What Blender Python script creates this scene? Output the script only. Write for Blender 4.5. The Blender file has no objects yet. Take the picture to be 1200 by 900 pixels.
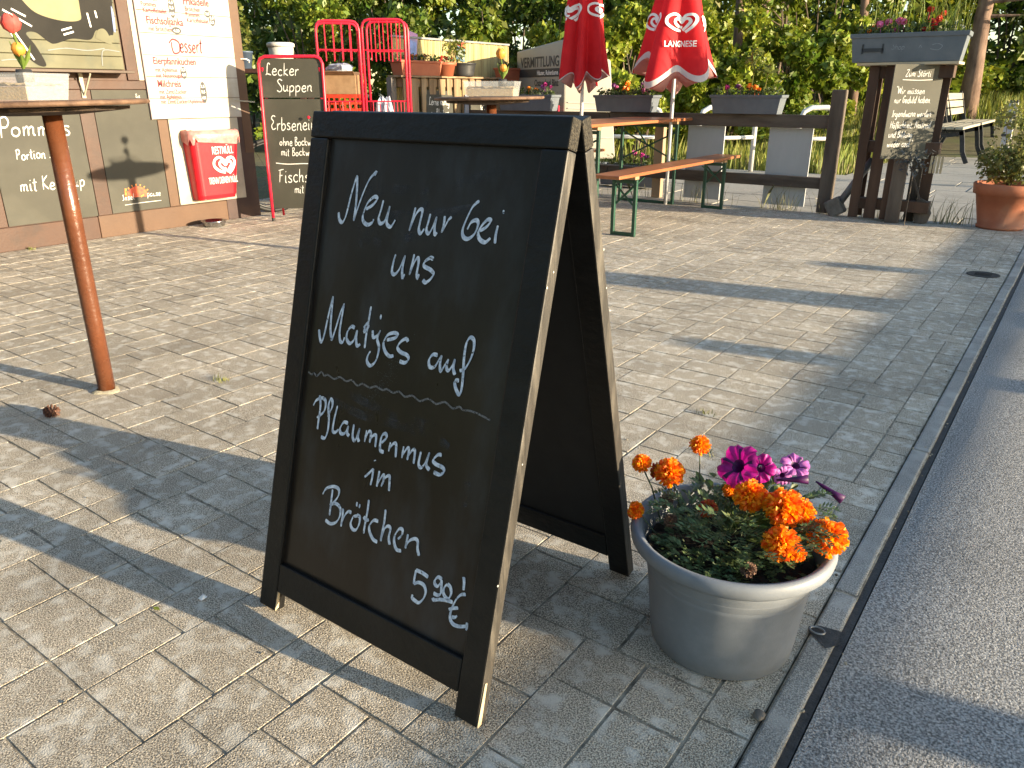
import bpy, math, random
import numpy as np
from mathutils import Vector, Matrix
R = math.radians
S = bpy.context.scene
COL = S.collection
random.seed(7)

# ------------------------------------------------------------ camera, sky, sun
cam = bpy.data.cameras.new('camera'); cam.sensor_width = 36; cam.lens = 27.03
cam.clip_start = .05; cam.clip_end = 600
camo = bpy.data.objects.new('camera', cam); COL.objects.link(camo)
camo.location = (0, 0, 1.15); camo.rotation_euler = (R(90 - 20.84), 0, R(36.0))
S.camera = camo
SUN_EL, SUN_AZ = 9.8, 11.0            # azimuth measured from +X towards +Y
w = bpy.data.worlds.new('World'); S.world = w; w.use_nodes = True
nt = w.node_tree; bg = nt.nodes['Background']
sky = nt.nodes.new('ShaderNodeTexSky'); sky.sky_type = 'NISHITA'; sky.sun_disc = False
sky.sun_elevation = R(SUN_EL); sky.sun_rotation = R(90 - SUN_AZ)
sky.air_density = 1.0; sky.dust_density = .6; sky.ozone_density = 1.3
nt.links.new(sky.outputs[0], bg.inputs[0]); bg.inputs[1].default_value = .145
sl = bpy.data.lights.new('sun', 'SUN'); sl.energy = 5.0; sl.angle = R(.55); sl.color = (1.0, .83, .58)
so = bpy.data.objects.new('sun', sl); COL.objects.link(so)
sd = Vector((math.cos(R(SUN_AZ)) * math.cos(R(SUN_EL)), math.sin(R(SUN_AZ)) * math.cos(R(SUN_EL)), math.sin(R(SUN_EL))))
so.rotation_euler = sd.to_track_quat('Z', 'Y').to_euler(); so.location = (12, 2, 6)
S.view_settings.view_transform = 'Standard'; S.view_settings.look = 'None'
S.view_settings.exposure = 1.45; S.view_settings.gamma = 1

# ------------------------------------------------------------ materials
def lin(c): return tuple(((x / 255) / 12.92 if x <= 10 else ((x / 255 + .055) / 1.055) ** 2.4) for x in c)
MATS = {}
def mat(name, c1, c2=None, scale=8, rough=.6, bump=0, bscale=None, metal=0, detail=6, spec=.5, trans=0, stretch=None,
        c3=None, s3=2, lo=.35, hi=.65, island=0, rvar=0, coat=0, dirt=None):
    """procedural surface: two tones mixed by noise, optional big blotches (c3), bump, per-island tint"""
    if name in MATS: return MATS[name]
    m = bpy.data.materials.new(name); m.use_nodes = True; t = m.node_tree; N = t.nodes; Lk = t.links
    p = N['Principled BSDF']; p.inputs['Roughness'].default_value = rough; p.inputs['Metallic'].default_value = metal
    p.inputs['Specular IOR Level'].default_value = spec
    tc = N.new('ShaderNodeTexCoord'); src = tc.outputs['Object']
    if stretch:
        mp = N.new('ShaderNodeMapping'); mp.inputs['Scale'].default_value = stretch; Lk.new(src, mp.inputs['Vector']); src = mp.outputs[0]
    def noise(sc, d=detail):
        n = N.new('ShaderNodeTexNoise'); n.inputs['Scale'].default_value = sc; n.inputs['Detail'].default_value = d; n.inputs['Roughness'].default_value = .6
        Lk.new(src, n.inputs['Vector']); return n.outputs['Fac']
    def ramp(f, a, b, lo, hi):
        r = N.new('ShaderNodeValToRGB'); r.color_ramp.elements[0].position = lo; r.color_ramp.elements[1].position = hi
        r.color_ramp.elements[0].color = (*a, 1); r.color_ramp.elements[1].color = (*b, 1); Lk.new(f, r.inputs[0]); return r.outputs[0]
    c2 = c2 or tuple(min(1, x * 1.18) for x in c1)
    fac = noise(scale); col = ramp(fac, c1, c2, lo, hi)
    if c3:
        f3 = ramp(noise(s3), (0, 0, 0), (1, 1, 1), .5, .68)
        mx = N.new('ShaderNodeMix'); mx.data_type = 'RGBA'; Lk.new(f3, mx.inputs[0]); Lk.new(col, mx.inputs[6]); mx.inputs[7].default_value = (*c3, 1); col = mx.outputs[2]
    if island:
        g = N.new('ShaderNodeNewGeometry'); h = N.new('ShaderNodeHueSaturation')
        mr = N.new('ShaderNodeMapRange'); mr.inputs[3].default_value = 1 - island; mr.inputs[4].default_value = 1 + island
        Lk.new(g.outputs['Random Per Island'], mr.inputs[0]); Lk.new(mr.outputs[0], h.inputs['Value']); Lk.new(col, h.inputs['Color'])
        if trans:
            mr2 = N.new('ShaderNodeMapRange'); mr2.inputs[3].default_value = .47; mr2.inputs[4].default_value = .53
            ml = N.new('ShaderNodeMath'); ml.operation = 'FRACT'; mm = N.new('ShaderNodeMath'); mm.operation = 'MULTIPLY'; mm.inputs[1].default_value = 7.31
            Lk.new(g.outputs['Random Per Island'], mm.inputs[0]); Lk.new(mm.outputs[0], ml.inputs[0]); Lk.new(ml.outputs[0], mr2.inputs[0]); Lk.new(mr2.outputs[0], h.inputs['Hue'])
        col = h.outputs[0]
    if dirt:
        f4 = ramp(noise(dirt[0], 5), (1 - dirt[1],) * 3, (1, 1, 1), .36, .62); mx = N.new('ShaderNodeMix'); mx.data_type = 'RGBA'; mx.blend_type = 'MULTIPLY'; mx.inputs[0].default_value = 1; Lk.new(col, mx.inputs[6]); Lk.new(f4, mx.inputs[7]); col = mx.outputs[2]
    Lk.new(col, p.inputs['Base Color'])
    if rvar:
        mr = N.new('ShaderNodeMapRange'); mr.inputs[3].default_value = max(.05, rough - rvar); mr.inputs[4].default_value = min(1, rough + rvar)
        Lk.new(noise(scale * .7 + 1), mr.inputs[0]); Lk.new(mr.outputs[0], p.inputs['Roughness'])
    if bump:
        b = N.new('ShaderNodeBump'); b.inputs['Strength'].default_value = bump; b.inputs['Distance'].default_value = .01
        Lk.new(noise(bscale or scale * 3), b.inputs['Height']); Lk.new(b.outputs[0], p.inputs['Normal'])
    if coat: p.inputs['Coat Weight'].default_value = coat
    if trans:
        tr = N.new('ShaderNodeBsdfTranslucent'); ms = N.new('ShaderNodeMixShader'); ms.inputs[0].default_value = trans
        Lk.new(col, tr.inputs[0]); out = [n for n in N if n.type == 'OUTPUT_MATERIAL'][0]
        Lk.new(p.outputs[0], ms.inputs[1]); Lk.new(tr.outputs[0], ms.inputs[2]); Lk.new(ms.outputs[0], out.inputs['Surface'])
    MATS[name] = m; return m

def worn(m, scale, lo, hi, stretch=None):
    """pen ink that has gone on thinly: noise lets the board show through in places"""
    t = m.node_tree; N = t.nodes; out = [n for n in N if n.type == 'OUTPUT_MATERIAL'][0]; src = out.inputs['Surface'].links[0].from_socket
    tc = N.new('ShaderNodeTexCoord'); n = N.new('ShaderNodeTexNoise'); n.inputs['Scale'].default_value = scale; n.inputs['Detail'].default_value = 4; vec = tc.outputs['Object']
    if stretch:
        mp = N.new('ShaderNodeMapping'); mp.inputs['Scale'].default_value = stretch; t.links.new(vec, mp.inputs['Vector']); vec = mp.outputs[0]
    t.links.new(vec, n.inputs['Vector']); r = N.new('ShaderNodeMapRange'); r.inputs[1].default_value = lo; r.inputs[2].default_value = hi
    t.links.new(n.outputs['Fac'], r.inputs[0]); tr = N.new('ShaderNodeBsdfTransparent'); ms = N.new('ShaderNodeMixShader')
    t.links.new(r.outputs[0], ms.inputs[0]); t.links.new(tr.outputs[0], ms.inputs[1]); t.links.new(src, ms.inputs[2]); t.links.new(ms.outputs[0], out.inputs['Surface']); return m

def glassy(name, c, ior=1.3, rough=.08, alpha=.35):
    if name in MATS: return MATS[name]
    m = bpy.data.materials.new(name); m.use_nodes = True; t = m.node_tree; p = t.nodes['Principled BSDF']
    tr = t.nodes.new('ShaderNodeBsdfTransparent'); ms = t.nodes.new('ShaderNodeMixShader'); ms.inputs[0].default_value = alpha
    n = t.nodes.new('ShaderNodeTexNoise'); n.inputs['Scale'].default_value = 9
    mr = t.nodes.new('ShaderNodeMapRange'); mr.inputs[3].default_value = alpha * .6; mr.inputs[4].default_value = alpha * 1.4
    t.links.new(n.outputs['Fac'], mr.inputs[0]); t.links.new(mr.outputs[0], ms.inputs[0])
    p.inputs['Base Color'].default_value = (*c, 1); p.inputs['Roughness'].default_value = rough
    out = [x for x in t.nodes if x.type == 'OUTPUT_MATERIAL'][0]
    t.links.new(tr.outputs[0], ms.inputs[1]); t.links.new(p.outputs[0], ms.inputs[2]); t.links.new(ms.outputs[0], out.inputs['Surface'])
    MATS[name] = m; return m

# ------------------------------------------------------------ mesh builder
def V(*a): return Vector(a)
class MB:
    def __init__(s): s.v = []; s.f = []; s.m = []
    def add(s, vs, fs, mi=0):
        o = len(s.v); s.v += [tuple(x) for x in vs]; s.f += [tuple(i + o for i in f) for f in fs]; s.m += [mi] * len(fs); return s
    def obox(s, c, ax, ay, az, hx, hy, hz, mi=0, side=None):
        c = Vector(c); ax, ay, az = Vector(ax), Vector(ay), Vector(az)
        vs = [c + ax * hx * i + ay * hy * j + az * hz * k for k in (-1, 1) for j in (-1, 1) for i in (-1, 1)]
        fs = [(0, 2, 3, 1), (4, 5, 7, 6), (0, 1, 5, 4), (2, 6, 7, 3), (0, 4, 6, 2), (1, 3, 7, 5)]
        s.add(vs, fs, mi)
        if side is not None: s.m[-1] = side; s.m[-2] = side
        return s
    def box(s, x0, x1, y0, y1, z0, z1, mi=0):
        return s.obox(((x0 + x1) / 2, (y0 + y1) / 2, (z0 + z1) / 2), (1, 0, 0), (0, 1, 0), (0, 0, 1), (x1 - x0) / 2, (y1 - y0) / 2, (z1 - z0) / 2, mi)
    def bar(s, a, b, wx, wz, up=(0, 0, 1), mi=0):
        a, b = Vector(a), Vector(b); d = (b - a); L = d.length; d.normalize(); sx = d.cross(Vector(up))
        if sx.length < 1e-4: sx = Vector((1, 0, 0))
        sx.normalize(); u = sx.cross(d)
        return s.obox((a + b) / 2, sx, d, u, wx / 2, L / 2, wz / 2, mi)
    def tube(s, pts, r, n=10, mi=0, cap=True):
        pts = [Vector(p) for p in pts]; rs = r if isinstance(r, (list, tuple)) else [r] * len(pts); o = []; prev = None
        for i, p in enumerate(pts):
            d = (pts[min(i + 1, len(pts) - 1)] - pts[max(i - 1, 0)]).normalized()
            if prev is None:
                x = d.cross(Vector((0, 0, 1)));
                if x.length < 1e-3: x = d.cross(Vector((0, 1, 0)))
            else: x = prev - d * prev.dot(d)
            x.normalize(); prev = x; y = d.cross(x)
            o += [p + (x * math.cos(2 * math.pi * k / n) + y * math.sin(2 * math.pi * k / n)) * rs[i] for k in range(n)]
        fs = [(i * n + k, i * n + (k + 1) % n, (i + 1) * n + (k + 1) % n, (i + 1) * n + k) for i in range(len(pts) - 1) for k in range(n)]
        if cap: fs += [tuple(range(n))[::-1], tuple((len(pts) - 1) * n + k for k in range(n))]
        return s.add(o, fs, mi)
    def lathe(s, prof, n=48, c=(0, 0, 0), mi=0, rf=None, cap=False):
        o = []
        for r, z in prof:
            for k in range(n):
                a = 2 * math.pi * k / n; rr = rf(r, z, a) if rf else r
                o.append((c[0] + rr * math.cos(a), c[1] + rr * math.sin(a), c[2] + z))
        fs = [(i * n + k, i * n + (k + 1) % n, (i + 1) * n + (k + 1) % n, (i + 1) * n + k) for i in range(len(prof) - 1) for k in range(n)]
        if cap: fs += [tuple(range(n))[::-1], tuple((len(prof) - 1) * n + k for k in range(n))]
        return s.add(o, fs, mi)
    def prism(s, poly, o, ux, uy, dz, mi=0):
        """poly in a plane (o, ux, uy) extruded by vector dz"""
        o, ux, uy, dz = Vector(o), Vector(ux), Vector(uy), Vector(dz); n = len(poly)
        a = [o + ux * x + uy * y for x, y in poly]; b = [p + dz for p in a]
        return s.add(a + b, [tuple(range(n))[::-1], tuple(range(n, 2 * n))] + [(i, (i + 1) % n, n + (i + 1) % n, n + i) for i in range(n)], mi)
    def ball(s, c, r, nu=12, nv=8, mi=0, sc=(1, 1, 1), jit=0):
        o = [(c[0], c[1], c[2] - r * sc[2])]
        for j in range(1, nv):
            t = math.pi * j / nv
            for k in range(nu):
                a = 2 * math.pi * k / nu; q = r * (1 + random.uniform(-jit, jit))
                o.append((c[0] + q * sc[0] * math.sin(t) * math.cos(a), c[1] + q * sc[1] * math.sin(t) * math.sin(a), c[2] - q * sc[2] * math.cos(t)))
        o.append((c[0], c[1], c[2] + r * sc[2])); e = len(o) - 1
        fs = [(0, 1 + (k + 1) % nu, 1 + k) for k in range(nu)] + [(e, e - nu + k, e - nu + (k + 1) % nu) for k in range(nu)]
        fs += [(1 + j * nu + k, 1 + j * nu + (k + 1) % nu, 1 + (j + 1) * nu + (k + 1) % nu, 1 + (j + 1) * nu + k) for j in range(nv - 2) for k in range(nu)]
        return s.add(o, fs, mi)
    def build(s, name, mats, parent=None, loc=None, rot=None, smooth=False, bevel=0, seg=2):
        me = bpy.data.meshes.new(name); me.from_pydata(s.v, [], s.f)
        mats = mats if isinstance(mats, (list, tuple)) else [mats]
        for m in mats: me.materials.append(m)
        if any(s.m): me.polygons.foreach_set('material_index', s.m)
        if smooth: me.polygons.foreach_set('use_smooth', [True] * len(me.polygons))
        me.update(); return put(name, me, parent, loc, rot, bevel, seg, smooth)
def put(name, me, parent=None, loc=None, rot=None, bevel=0, seg=2, smooth=False):
    o = bpy.data.objects.new(name, me); COL.objects.link(o)
    if parent: o.parent = parent
    if loc: o.location = loc
    if rot: o.rotation_euler = rot
    if bevel:
        b = o.modifiers.new('bevel', 'BEVEL'); b.width = bevel; b.segments = seg; b.limit_method = 'ANGLE'; b.angle_limit = R(35)
    return o
def tag(o, label, cat, group=None):
    o['label'] = label; o['category'] = cat
    if group: o['group'] = group
    return o
def thing(name, label, cat, loc=(0, 0, 0), rz=0, group=None):
    o = bpy.data.objects.new(name, None); COL.objects.link(o); o.empty_display_size = .1
    o.location = loc; o.rotation_euler = (0, 0, rz); return tag(o, label, cat, group)
def struct(o): o['kind'] = 'structure'; return o
def stuff(o, label, cat): o['kind'] = 'stuff'; o['label'] = label; o['category'] = cat; return o
def copy_tree(o, parent=None):
    c = o.copy(); COL.objects.link(c)
    if parent: c.parent = parent
    for ch in [x for x in COL.objects if x.parent == o]: copy_tree(ch, c)
    return c

# ------------------------------------------------------------ writing
class Plane:
    """writing surface: origin, right and up vectors, outward normal"""
    def __init__(s, o, ux, uy): s.o = Vector(o); s.ux = Vector(ux).normalized(); s.uy = Vector(uy).normalized(); s.n = s.ux.cross(s.uy)
    def at(s, u, v, e=.0015): return s.o + s.ux * u + s.uy * v + s.n * e
class Cone:
    """writing surface wrapped round an upright folded canopy"""
    def __init__(s, rf, a0, z0): s.rf = rf; s.a0 = a0; s.z0 = z0
    def at(s, u, v, e=.006):
        z = s.z0 + v; r0 = s.rf(0, z); a = s.a0 + u / max(.1, r0); r = s.rf(a, z) + e
        return Vector((r * math.cos(a), r * math.sin(a), z))
def spline(pts, k=5):
    if len(pts) < 3: return [tuple(np.array(pts[0]) * (1 - t) + np.array(pts[1]) * t) for t in (0, .5, 1)]
    P = [pts[0]] + list(pts) + [pts[-1]]; out = []
    for i in range(1, len(P) - 2):
        a, b, c, d = [np.array(q, float) for q in P[i - 1:i + 3]]
        for j in range(k):
            t = j / k; out.append(tuple(.5 * (2 * b + (c - a) * t + (2 * a - 5 * b + 4 * c - d) * t * t + (3 * b - a - 3 * c + d) * t ** 3)))
    out.append(tuple(pts[-1])); return out
def stroke(mb, pl, pts, w, thin=1.0, k=5, e=.0015, thick=.0008):
    """one pen stroke as a thin raised ribbon; thin < 1 gives a broad-nib pen, held at 65 degrees"""
    q = spline(pts, k); n = len(q); o = []
    for i, p in enumerate(q):
        a, b = q[max(0, i - 1)], q[min(n - 1, i + 1)]; dx, dy = b[0] - a[0], b[1] - a[1]; L = math.hypot(dx, dy) or 1; dx /= L; dy /= L
        ang = math.atan2(dy, dx); ww = w * (thin + (1 - thin) * abs(math.sin(ang - R(65)))) / 2
        if thin < 1 and (i == 0 or i == n - 1): ww *= .6
        o += [pl.at(p[0] - dy * ww, p[1] + dx * ww, e), pl.at(p[0] + dy * ww, p[1] - dx * ww, e)]
    mb.add(o, [(2 * i, 2 * i + 1, 2 * i + 3, 2 * i + 2) for i in range(n - 1)])
HF = {}
def _hf(ch, wd, *st): HF[ch] = (wd, [[tuple(float(t) for t in p.split(',')) for p in s.split()] for s in st])
_hf('a', 4.3, '3.2,3.6 2,4 .6,3 .5,1 1.5,0 3,1.5 3.3,3.8', '3.3,3.8 3.2,1 4,0'); _hf('b', 4, '.9,8 .6,.6 2,0 3.4,1.5 3,3.5 1.8,3.8 .7,2.5')
_hf('c', 3.8, '3.2,3.4 2,4 .6,2.6 .8,.8 2,0 3.3,.7'); _hf('d', 4.3, '3,3.4 1.8,4 .5,2.6 .7,.6 2,0 3,2', '3.5,8 3,1 3.7,0')
_hf('e', 3.9, '.6,2 3,2.4 2.8,3.8 1.6,4 .5,2.2 .9,.4 2.2,0 3.4,.8'); _hf('f', 2.8, '3,7.4 2,8 1.2,6.5 1,0 .5,-2', '0,4 2.4,4.2')
_hf('g', 4.2, '3,3.4 1.8,4 .5,2.6 .8,.6 2,.2 3,2', '3.3,4 3,-1.5 1.8,-3 .4,-2.2'); _hf('h', 4, '.9,8 .5,0', '.6,2.2 2,4 3,3.4 2.9,1 3.5,0')
_hf('i', 2, '.7,4 .6,.6 1.3,0', '.9,5.7 1.05,6.2'); _hf('j', 2, '1,4 .8,-2 -.2,-3', '1.1,5.7 1.2,6.2'); _hf('k', 3.9, '.9,8 .5,0', '3,4.2 .7,2.2 3.2,0')
_hf('l', 2, '.9,8 .6,.8 1.5,0'); _hf('m', 5.4, '.5,4 .4,0', '.4,2.4 1.6,4 2.3,3.4 2.2,0', '2.2,2.4 3.5,4 4.3,3.2 4.2,.8 4.9,0'); _hf('n', 4, '.5,4 .4,0', '.4,2.4 1.8,4 2.8,3.2 2.7,.8 3.4,0')
_hf('o', 4.1, '2,4 .6,3 .5,1 1.8,0 3.2,1 3.3,3 2,4'); _hf('p', 4, '.5,4 .3,-3', '.4,2.6 1.8,4 3.2,3 2.8,.8 1.2,0 .5,.8'); _hf('r', 2.9, '.5,4 .4,0', '.4,2.2 1.6,3.8 2.6,3.6')
_hf('s', 3.3, '2.8,3.6 1.4,4 .7,3 2.4,1.6 2.5,.4 1.2,0 .3,.6'); _hf('t', 2.7, '1.3,6.8 .9,.8 1.8,0', '0,4.6 2.4,4.8'); _hf('u', 4.1, '.5,4 .5,.8 1.5,0 2.9,1.6 3,4', '3,4 2.9,.8 3.6,0')
_hf('w', 4.8, '.3,4 1.2,0 2.3,3 3.2,0 4.3,4'); _hf('v', 3.5, '.3,4 1.6,0 3,4'); _hf('z', 3.6, '.4,4 3,4 .4,0 3.2,0')
_hf('ö', 4.1, '2,4 .6,3 .5,1 1.8,0 3.2,1 3.3,3 2,4', '1.2,5.6 1.3,6.4', '2.6,5.6 2.7,6.4'); _hf('ü', 4.1, '.5,4 .5,.8 1.5,0 2.9,1.6 3,4', '3,4 2.9,.8 3.6,0', '1.1,5.4 1.2,6.2', '2.6,5.4 2.7,6.2')
_hf('L', 4.2, '3.4,7 2.6,8 1.6,7 1,1 .2,.2 1.4,.8 4,0'); _hf('S', 4.4, '4,7 2.4,8 1,6.6 3.4,3 3.4,.8 1.8,0 .4,1'); _hf('E', 4.1, '3.4,7.4 1.8,8 .6,6.5 2,4.4 .5,2.2 1.4,0 3.6,.8')
_hf('F', 4, '.2,7.2 4,8', '1.4,7.6 .8,0', '.6,4 3,4.3'); _hf('B', 4.2, '1,8 .6,0', '.4,7.5 2.6,8 3,6 1,4.4 3.4,3 3,.6 .4,0'); _hf('P', 4, '1,8 .6,0', '.2,7 2.6,8 3.6,6 2.6,4 .9,4')
_hf('W', 6, '.2,8 1.4,0 2.8,6 4,0 5.4,8'); _hf('Z', 4.2, '.5,7.6 3.8,8 .4,0 3.8,.4'); _hf('G', 4.6, '4,7 2.4,8 .6,5 1,1 2.6,0 4,2 4,3.6 2.4,3.6'); _hf('I', 3, '2.4,8 1.6,7 1.6,1 .2,.2', '.4,7 2.6,8')
_hf('H', 4.8, '.8,8 .5,0', '3.8,8 3.5,0', '.6,4 3.7,4.2'); _hf('A', 4.8, '.3,0 2.2,8 3.8,0', '1,3 3.4,3'); _hf('R', 4.3, '1,8 .6,0', '.2,7.2 2.6,8 3.4,6 2.4,4.2 .9,4 3.8,0'); _hf('K', 4.2, '1,8 .6,0', '3.8,8 .9,4 3.8,0')
_hf('0', 4, '2,8 .6,6 .6,2 2,0 3.3,2 3.3,6 2,8'); _hf('5', 4, '3.4,8 1,8 .7,4.6 2.4,5 3.4,2.6 2.2,0 .4,.8'); _hf('3', 3.8, '.6,7.4 2.4,8 2.8,6 1.4,4.4 3.2,2.6 2,0 .3,.8'); _hf('€', 4.4, '4,7.4 2,7.6 .9,4 2,.3 4.2,.8', '.1,4.8 3,4.8', '.1,3.3 2.6,3.3')
_hf('.', 1.6, '.6,0 .8,.3'); _hf(',', 1.6, '.9,.4 .5,-1'); _hf('"', 2.4, '.7,7 .6,8.4', '1.6,7 1.5,8.4'); _hf('?', 3, '.5,7 1.8,8 2.6,6.4 1.4,4 1.3,2.4', '1.2,0 1.4,.3'); _hf('-', 3, '.3,3 2.4,3.2'); _hf(' ', 2.4)
_hf('!', 1.8, '1.2,8 .9,2.4', '.8,0 .9,.3')
def hand(mb, pl, u, v, text, h, w=None, slope=0, thin=.7, sq=1.0):
    """chalk handwriting; h = height of a capital; returns end u"""
    k = h / 8; w = w or h * .09; x = 0; rnd = random.Random(text)
    for ch in text:
        wd, sts = HF.get(ch, HF[' ']); jy = rnd.uniform(-.35, .35); js = rnd.uniform(.92, 1.08)
        for s in sts: stroke(mb, pl, [(u + (x + (px * js + py * .06) * sq) * k, v + (py * js + jy + (x) * slope) * k) for px, py in s], w, thin, 4)
        x += (wd + .25) * sq
    return u + x * k
def printed(mb, pl, u, v, text, size, align='LEFT', sx=1.0, bold=0.0, e=.0015, shear=0):
    c = bpy.data.curves.new('txt', 'FONT'); c.body = text; c.size = size; c.align_x = align; c.offset = bold * size; c.resolution_u = 3; c.shear = shear
    o = bpy.data.objects.new('txt', c); COL.objects.link(o); dg = bpy.context.evaluated_depsgraph_get(); dg.update()
    me = bpy.data.meshes.new_from_object(o.evaluated_get(dg)); bpy.data.objects.remove(o); bpy.data.curves.remove(c)
    mb.add([pl.at(u + p.co.x * sx, v + p.co.y, e) for p in me.vertices], [tuple(f.vertices) for f in me.polygons]); bpy.data.meshes.remove(me)
def disc(mb, pl, u, v, ru, rv, n=20, e=.0012): mb.add([pl.at(u + ru * math.cos(2 * math.pi * k / n), v + rv * math.sin(2 * math.pi * k / n), e) for k in range(n)], [tuple(range(n))])
def swirl_heart(mb, pl, u, v, s, w, e=.003):
    """double spiral heart, drawn as two ribbons"""
    a = [(.05, -.45), (-.5, -.3), (-.95, .1), (-.9, .55), (-.5, .78), (-.1, .6), (.12, .4), (.4, .68), (.8, .7), (1, .35), (.8, -.15), (.4, -.55)]
    b = [(.15, -.2), (-.15, -.12), (-.42, .12), (-.4, .38), (-.15, .42), (.1, .15), (.3, .38), (.55, .42), (.66, .2), (.5, -.08), (.2, -.42)]
    for st in (a, b): stroke(mb, pl, [(u + x * s, v + y * s) for x, y in st], w, 1, 5, e)

# ------------------------------------------------------------ foliage
def leaves(name, mats, clumps, n, size, parent=None, seed=0, aspect=.55, droop=.3, fill=.35, narrow=False):
    """n leaf faces spread through ellipsoid clumps (x,y,z,rx,ry,rz); denser near each clump's skin"""
    g = np.random.default_rng(seed); cl = np.array(clumps, float); vol = (cl[:, 3] * cl[:, 4] * cl[:, 5]) ** (2 / 3); idx = g.choice(len(cl), n, p=vol / vol.sum())
    d = g.normal(size=(n, 3)); d /= np.linalg.norm(d, axis=1)[:, None]; r = np.where(g.random(n) < fill, g.random(n) ** .5, .8 + .3 * g.random(n))
    # lumpy twigs: pull leaves towards random twig directions so gaps stay between them
    c = cl[idx, :3] + d * r[:, None] * cl[idx, 3:6]
    tw = c + 0; cell = np.floor(c / (size * 4.5)); h = np.abs(np.sin(cell @ np.array([12.99, 78.23, 37.7])) * 43758.5) % 1; keep = h > .2; c = c[keep]; d = d[keep]; n = len(c)
    ax = g.normal(size=(n, 3)) + d * .9; ax[:, 2] -= droop; ax /= np.linalg.norm(ax, axis=1)[:, None]
    b = np.cross(ax, g.normal(size=(n, 3))); b /= np.linalg.norm(b, axis=1)[:, None]; nn = np.cross(ax, b)
    L = size * (.45 + 1.25 * g.random(n) ** 2)[:, None]; W = L * aspect / 2
    v = np.stack([c - ax * L / 2, c + b * W + nn * W * .25, c + ax * L / 2, c - b * W + nn * W * .25], 1).reshape(-1, 3)
    me = bpy.data.meshes.new(name); me.vertices.add(4 * n); me.vertices.foreach_set('co', v.ravel()); me.loops.add(4 * n); me.loops.foreach_set('vertex_index', np.arange(4 * n, dtype=np.int32))
    me.polygons.add(n); me.polygons.foreach_set('loop_start', np.arange(0, 4 * n, 4, dtype=np.int32)); me.update(calc_edges=True)
    for m in (mats if isinstance(mats, list) else [mats]): me.materials.append(m)
    return put(name, me, parent)
def blades(name, m, pts, hmin, hmax, w, parent=None, seed=0, lean=.35):
    g = np.random.default_rng(seed); n = len(pts); pts = np.array(pts); a = g.random(n) * 2 * np.pi; h = hmin + (hmax - hmin) * g.random(n); l = h * lean * g.random(n)
    ww = w * (.6 + .8 * g.random(n)); a2 = g.random(n) * 2 * np.pi; sx = np.stack([np.cos(a2) * ww, np.sin(a2) * ww, 0 * ww], 1); dr = np.stack([np.cos(a), np.sin(a), 0 * a], 1)
    mid = pts + dr * (l * .35)[:, None] + np.array([0, 0, 1]) * (h * .6)[:, None]; tip = pts + dr * l[:, None] + np.array([0, 0, 1]) * h[:, None]
    v = np.stack([pts - sx, pts + sx, mid + sx * .7, tip, mid - sx * .7], 1).reshape(-1, 3)
    me = bpy.data.meshes.new(name); me.vertices.add(5 * n); me.vertices.foreach_set('co', v.ravel()); me.loops.add(5 * n); me.loops.foreach_set('vertex_index', np.arange(5 * n, dtype=np.int32))
    me.polygons.add(n); me.polygons.foreach_set('loop_start', np.arange(0, 5 * n, 5, dtype=np.int32)); me.update(calc_edges=True); me.materials.append(m)
    return put(name, me, parent)

# ============================================================ THE SETTING
M_stone = mat('paving concrete', (.17, .142, .105), (.80, .69, .53), 300, .9, .5, 250, c3=(.68, .63, .535), s3=19, island=.10, dirt=(2.2, .28), lo=.40, hi=.62, detail=2)
M_joint = mat('joint sand', (.15, .127, .094), (.46, .405, .31), 26, .95, .6, 200)
M_kerb = mat('kerb concrete', (.20, .195, .18), (.50, .48, .43), 300, .9, .45, 260, c3=(.44, .42, .38), s3=9, detail=2, lo=.4, hi=.62, dirt=(3, .25))
M_asph = mat('asphalt', (.10, .099, .096), (.55, .535, .51), 210, .85, .6, 230, dirt=(1.0, .2), s3=2.5, lo=.36, hi=.70, detail=2)
M_tar = mat('bitumen joint', (.02, .02, .022), (.045, .045, .047), 60, .7, .5)
M_path = mat('path concrete', (.30, .28, .24), (.42, .39, .34), 40, .9, .3, 120, c3=(.28, .265, .23), s3=1.3)
M_soil = mat('grass soil', (.10, .085, .045), (.16, .14, .06), 6, .95, .6, 40, c3=(.11, .13, .04), s3=.8)

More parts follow.
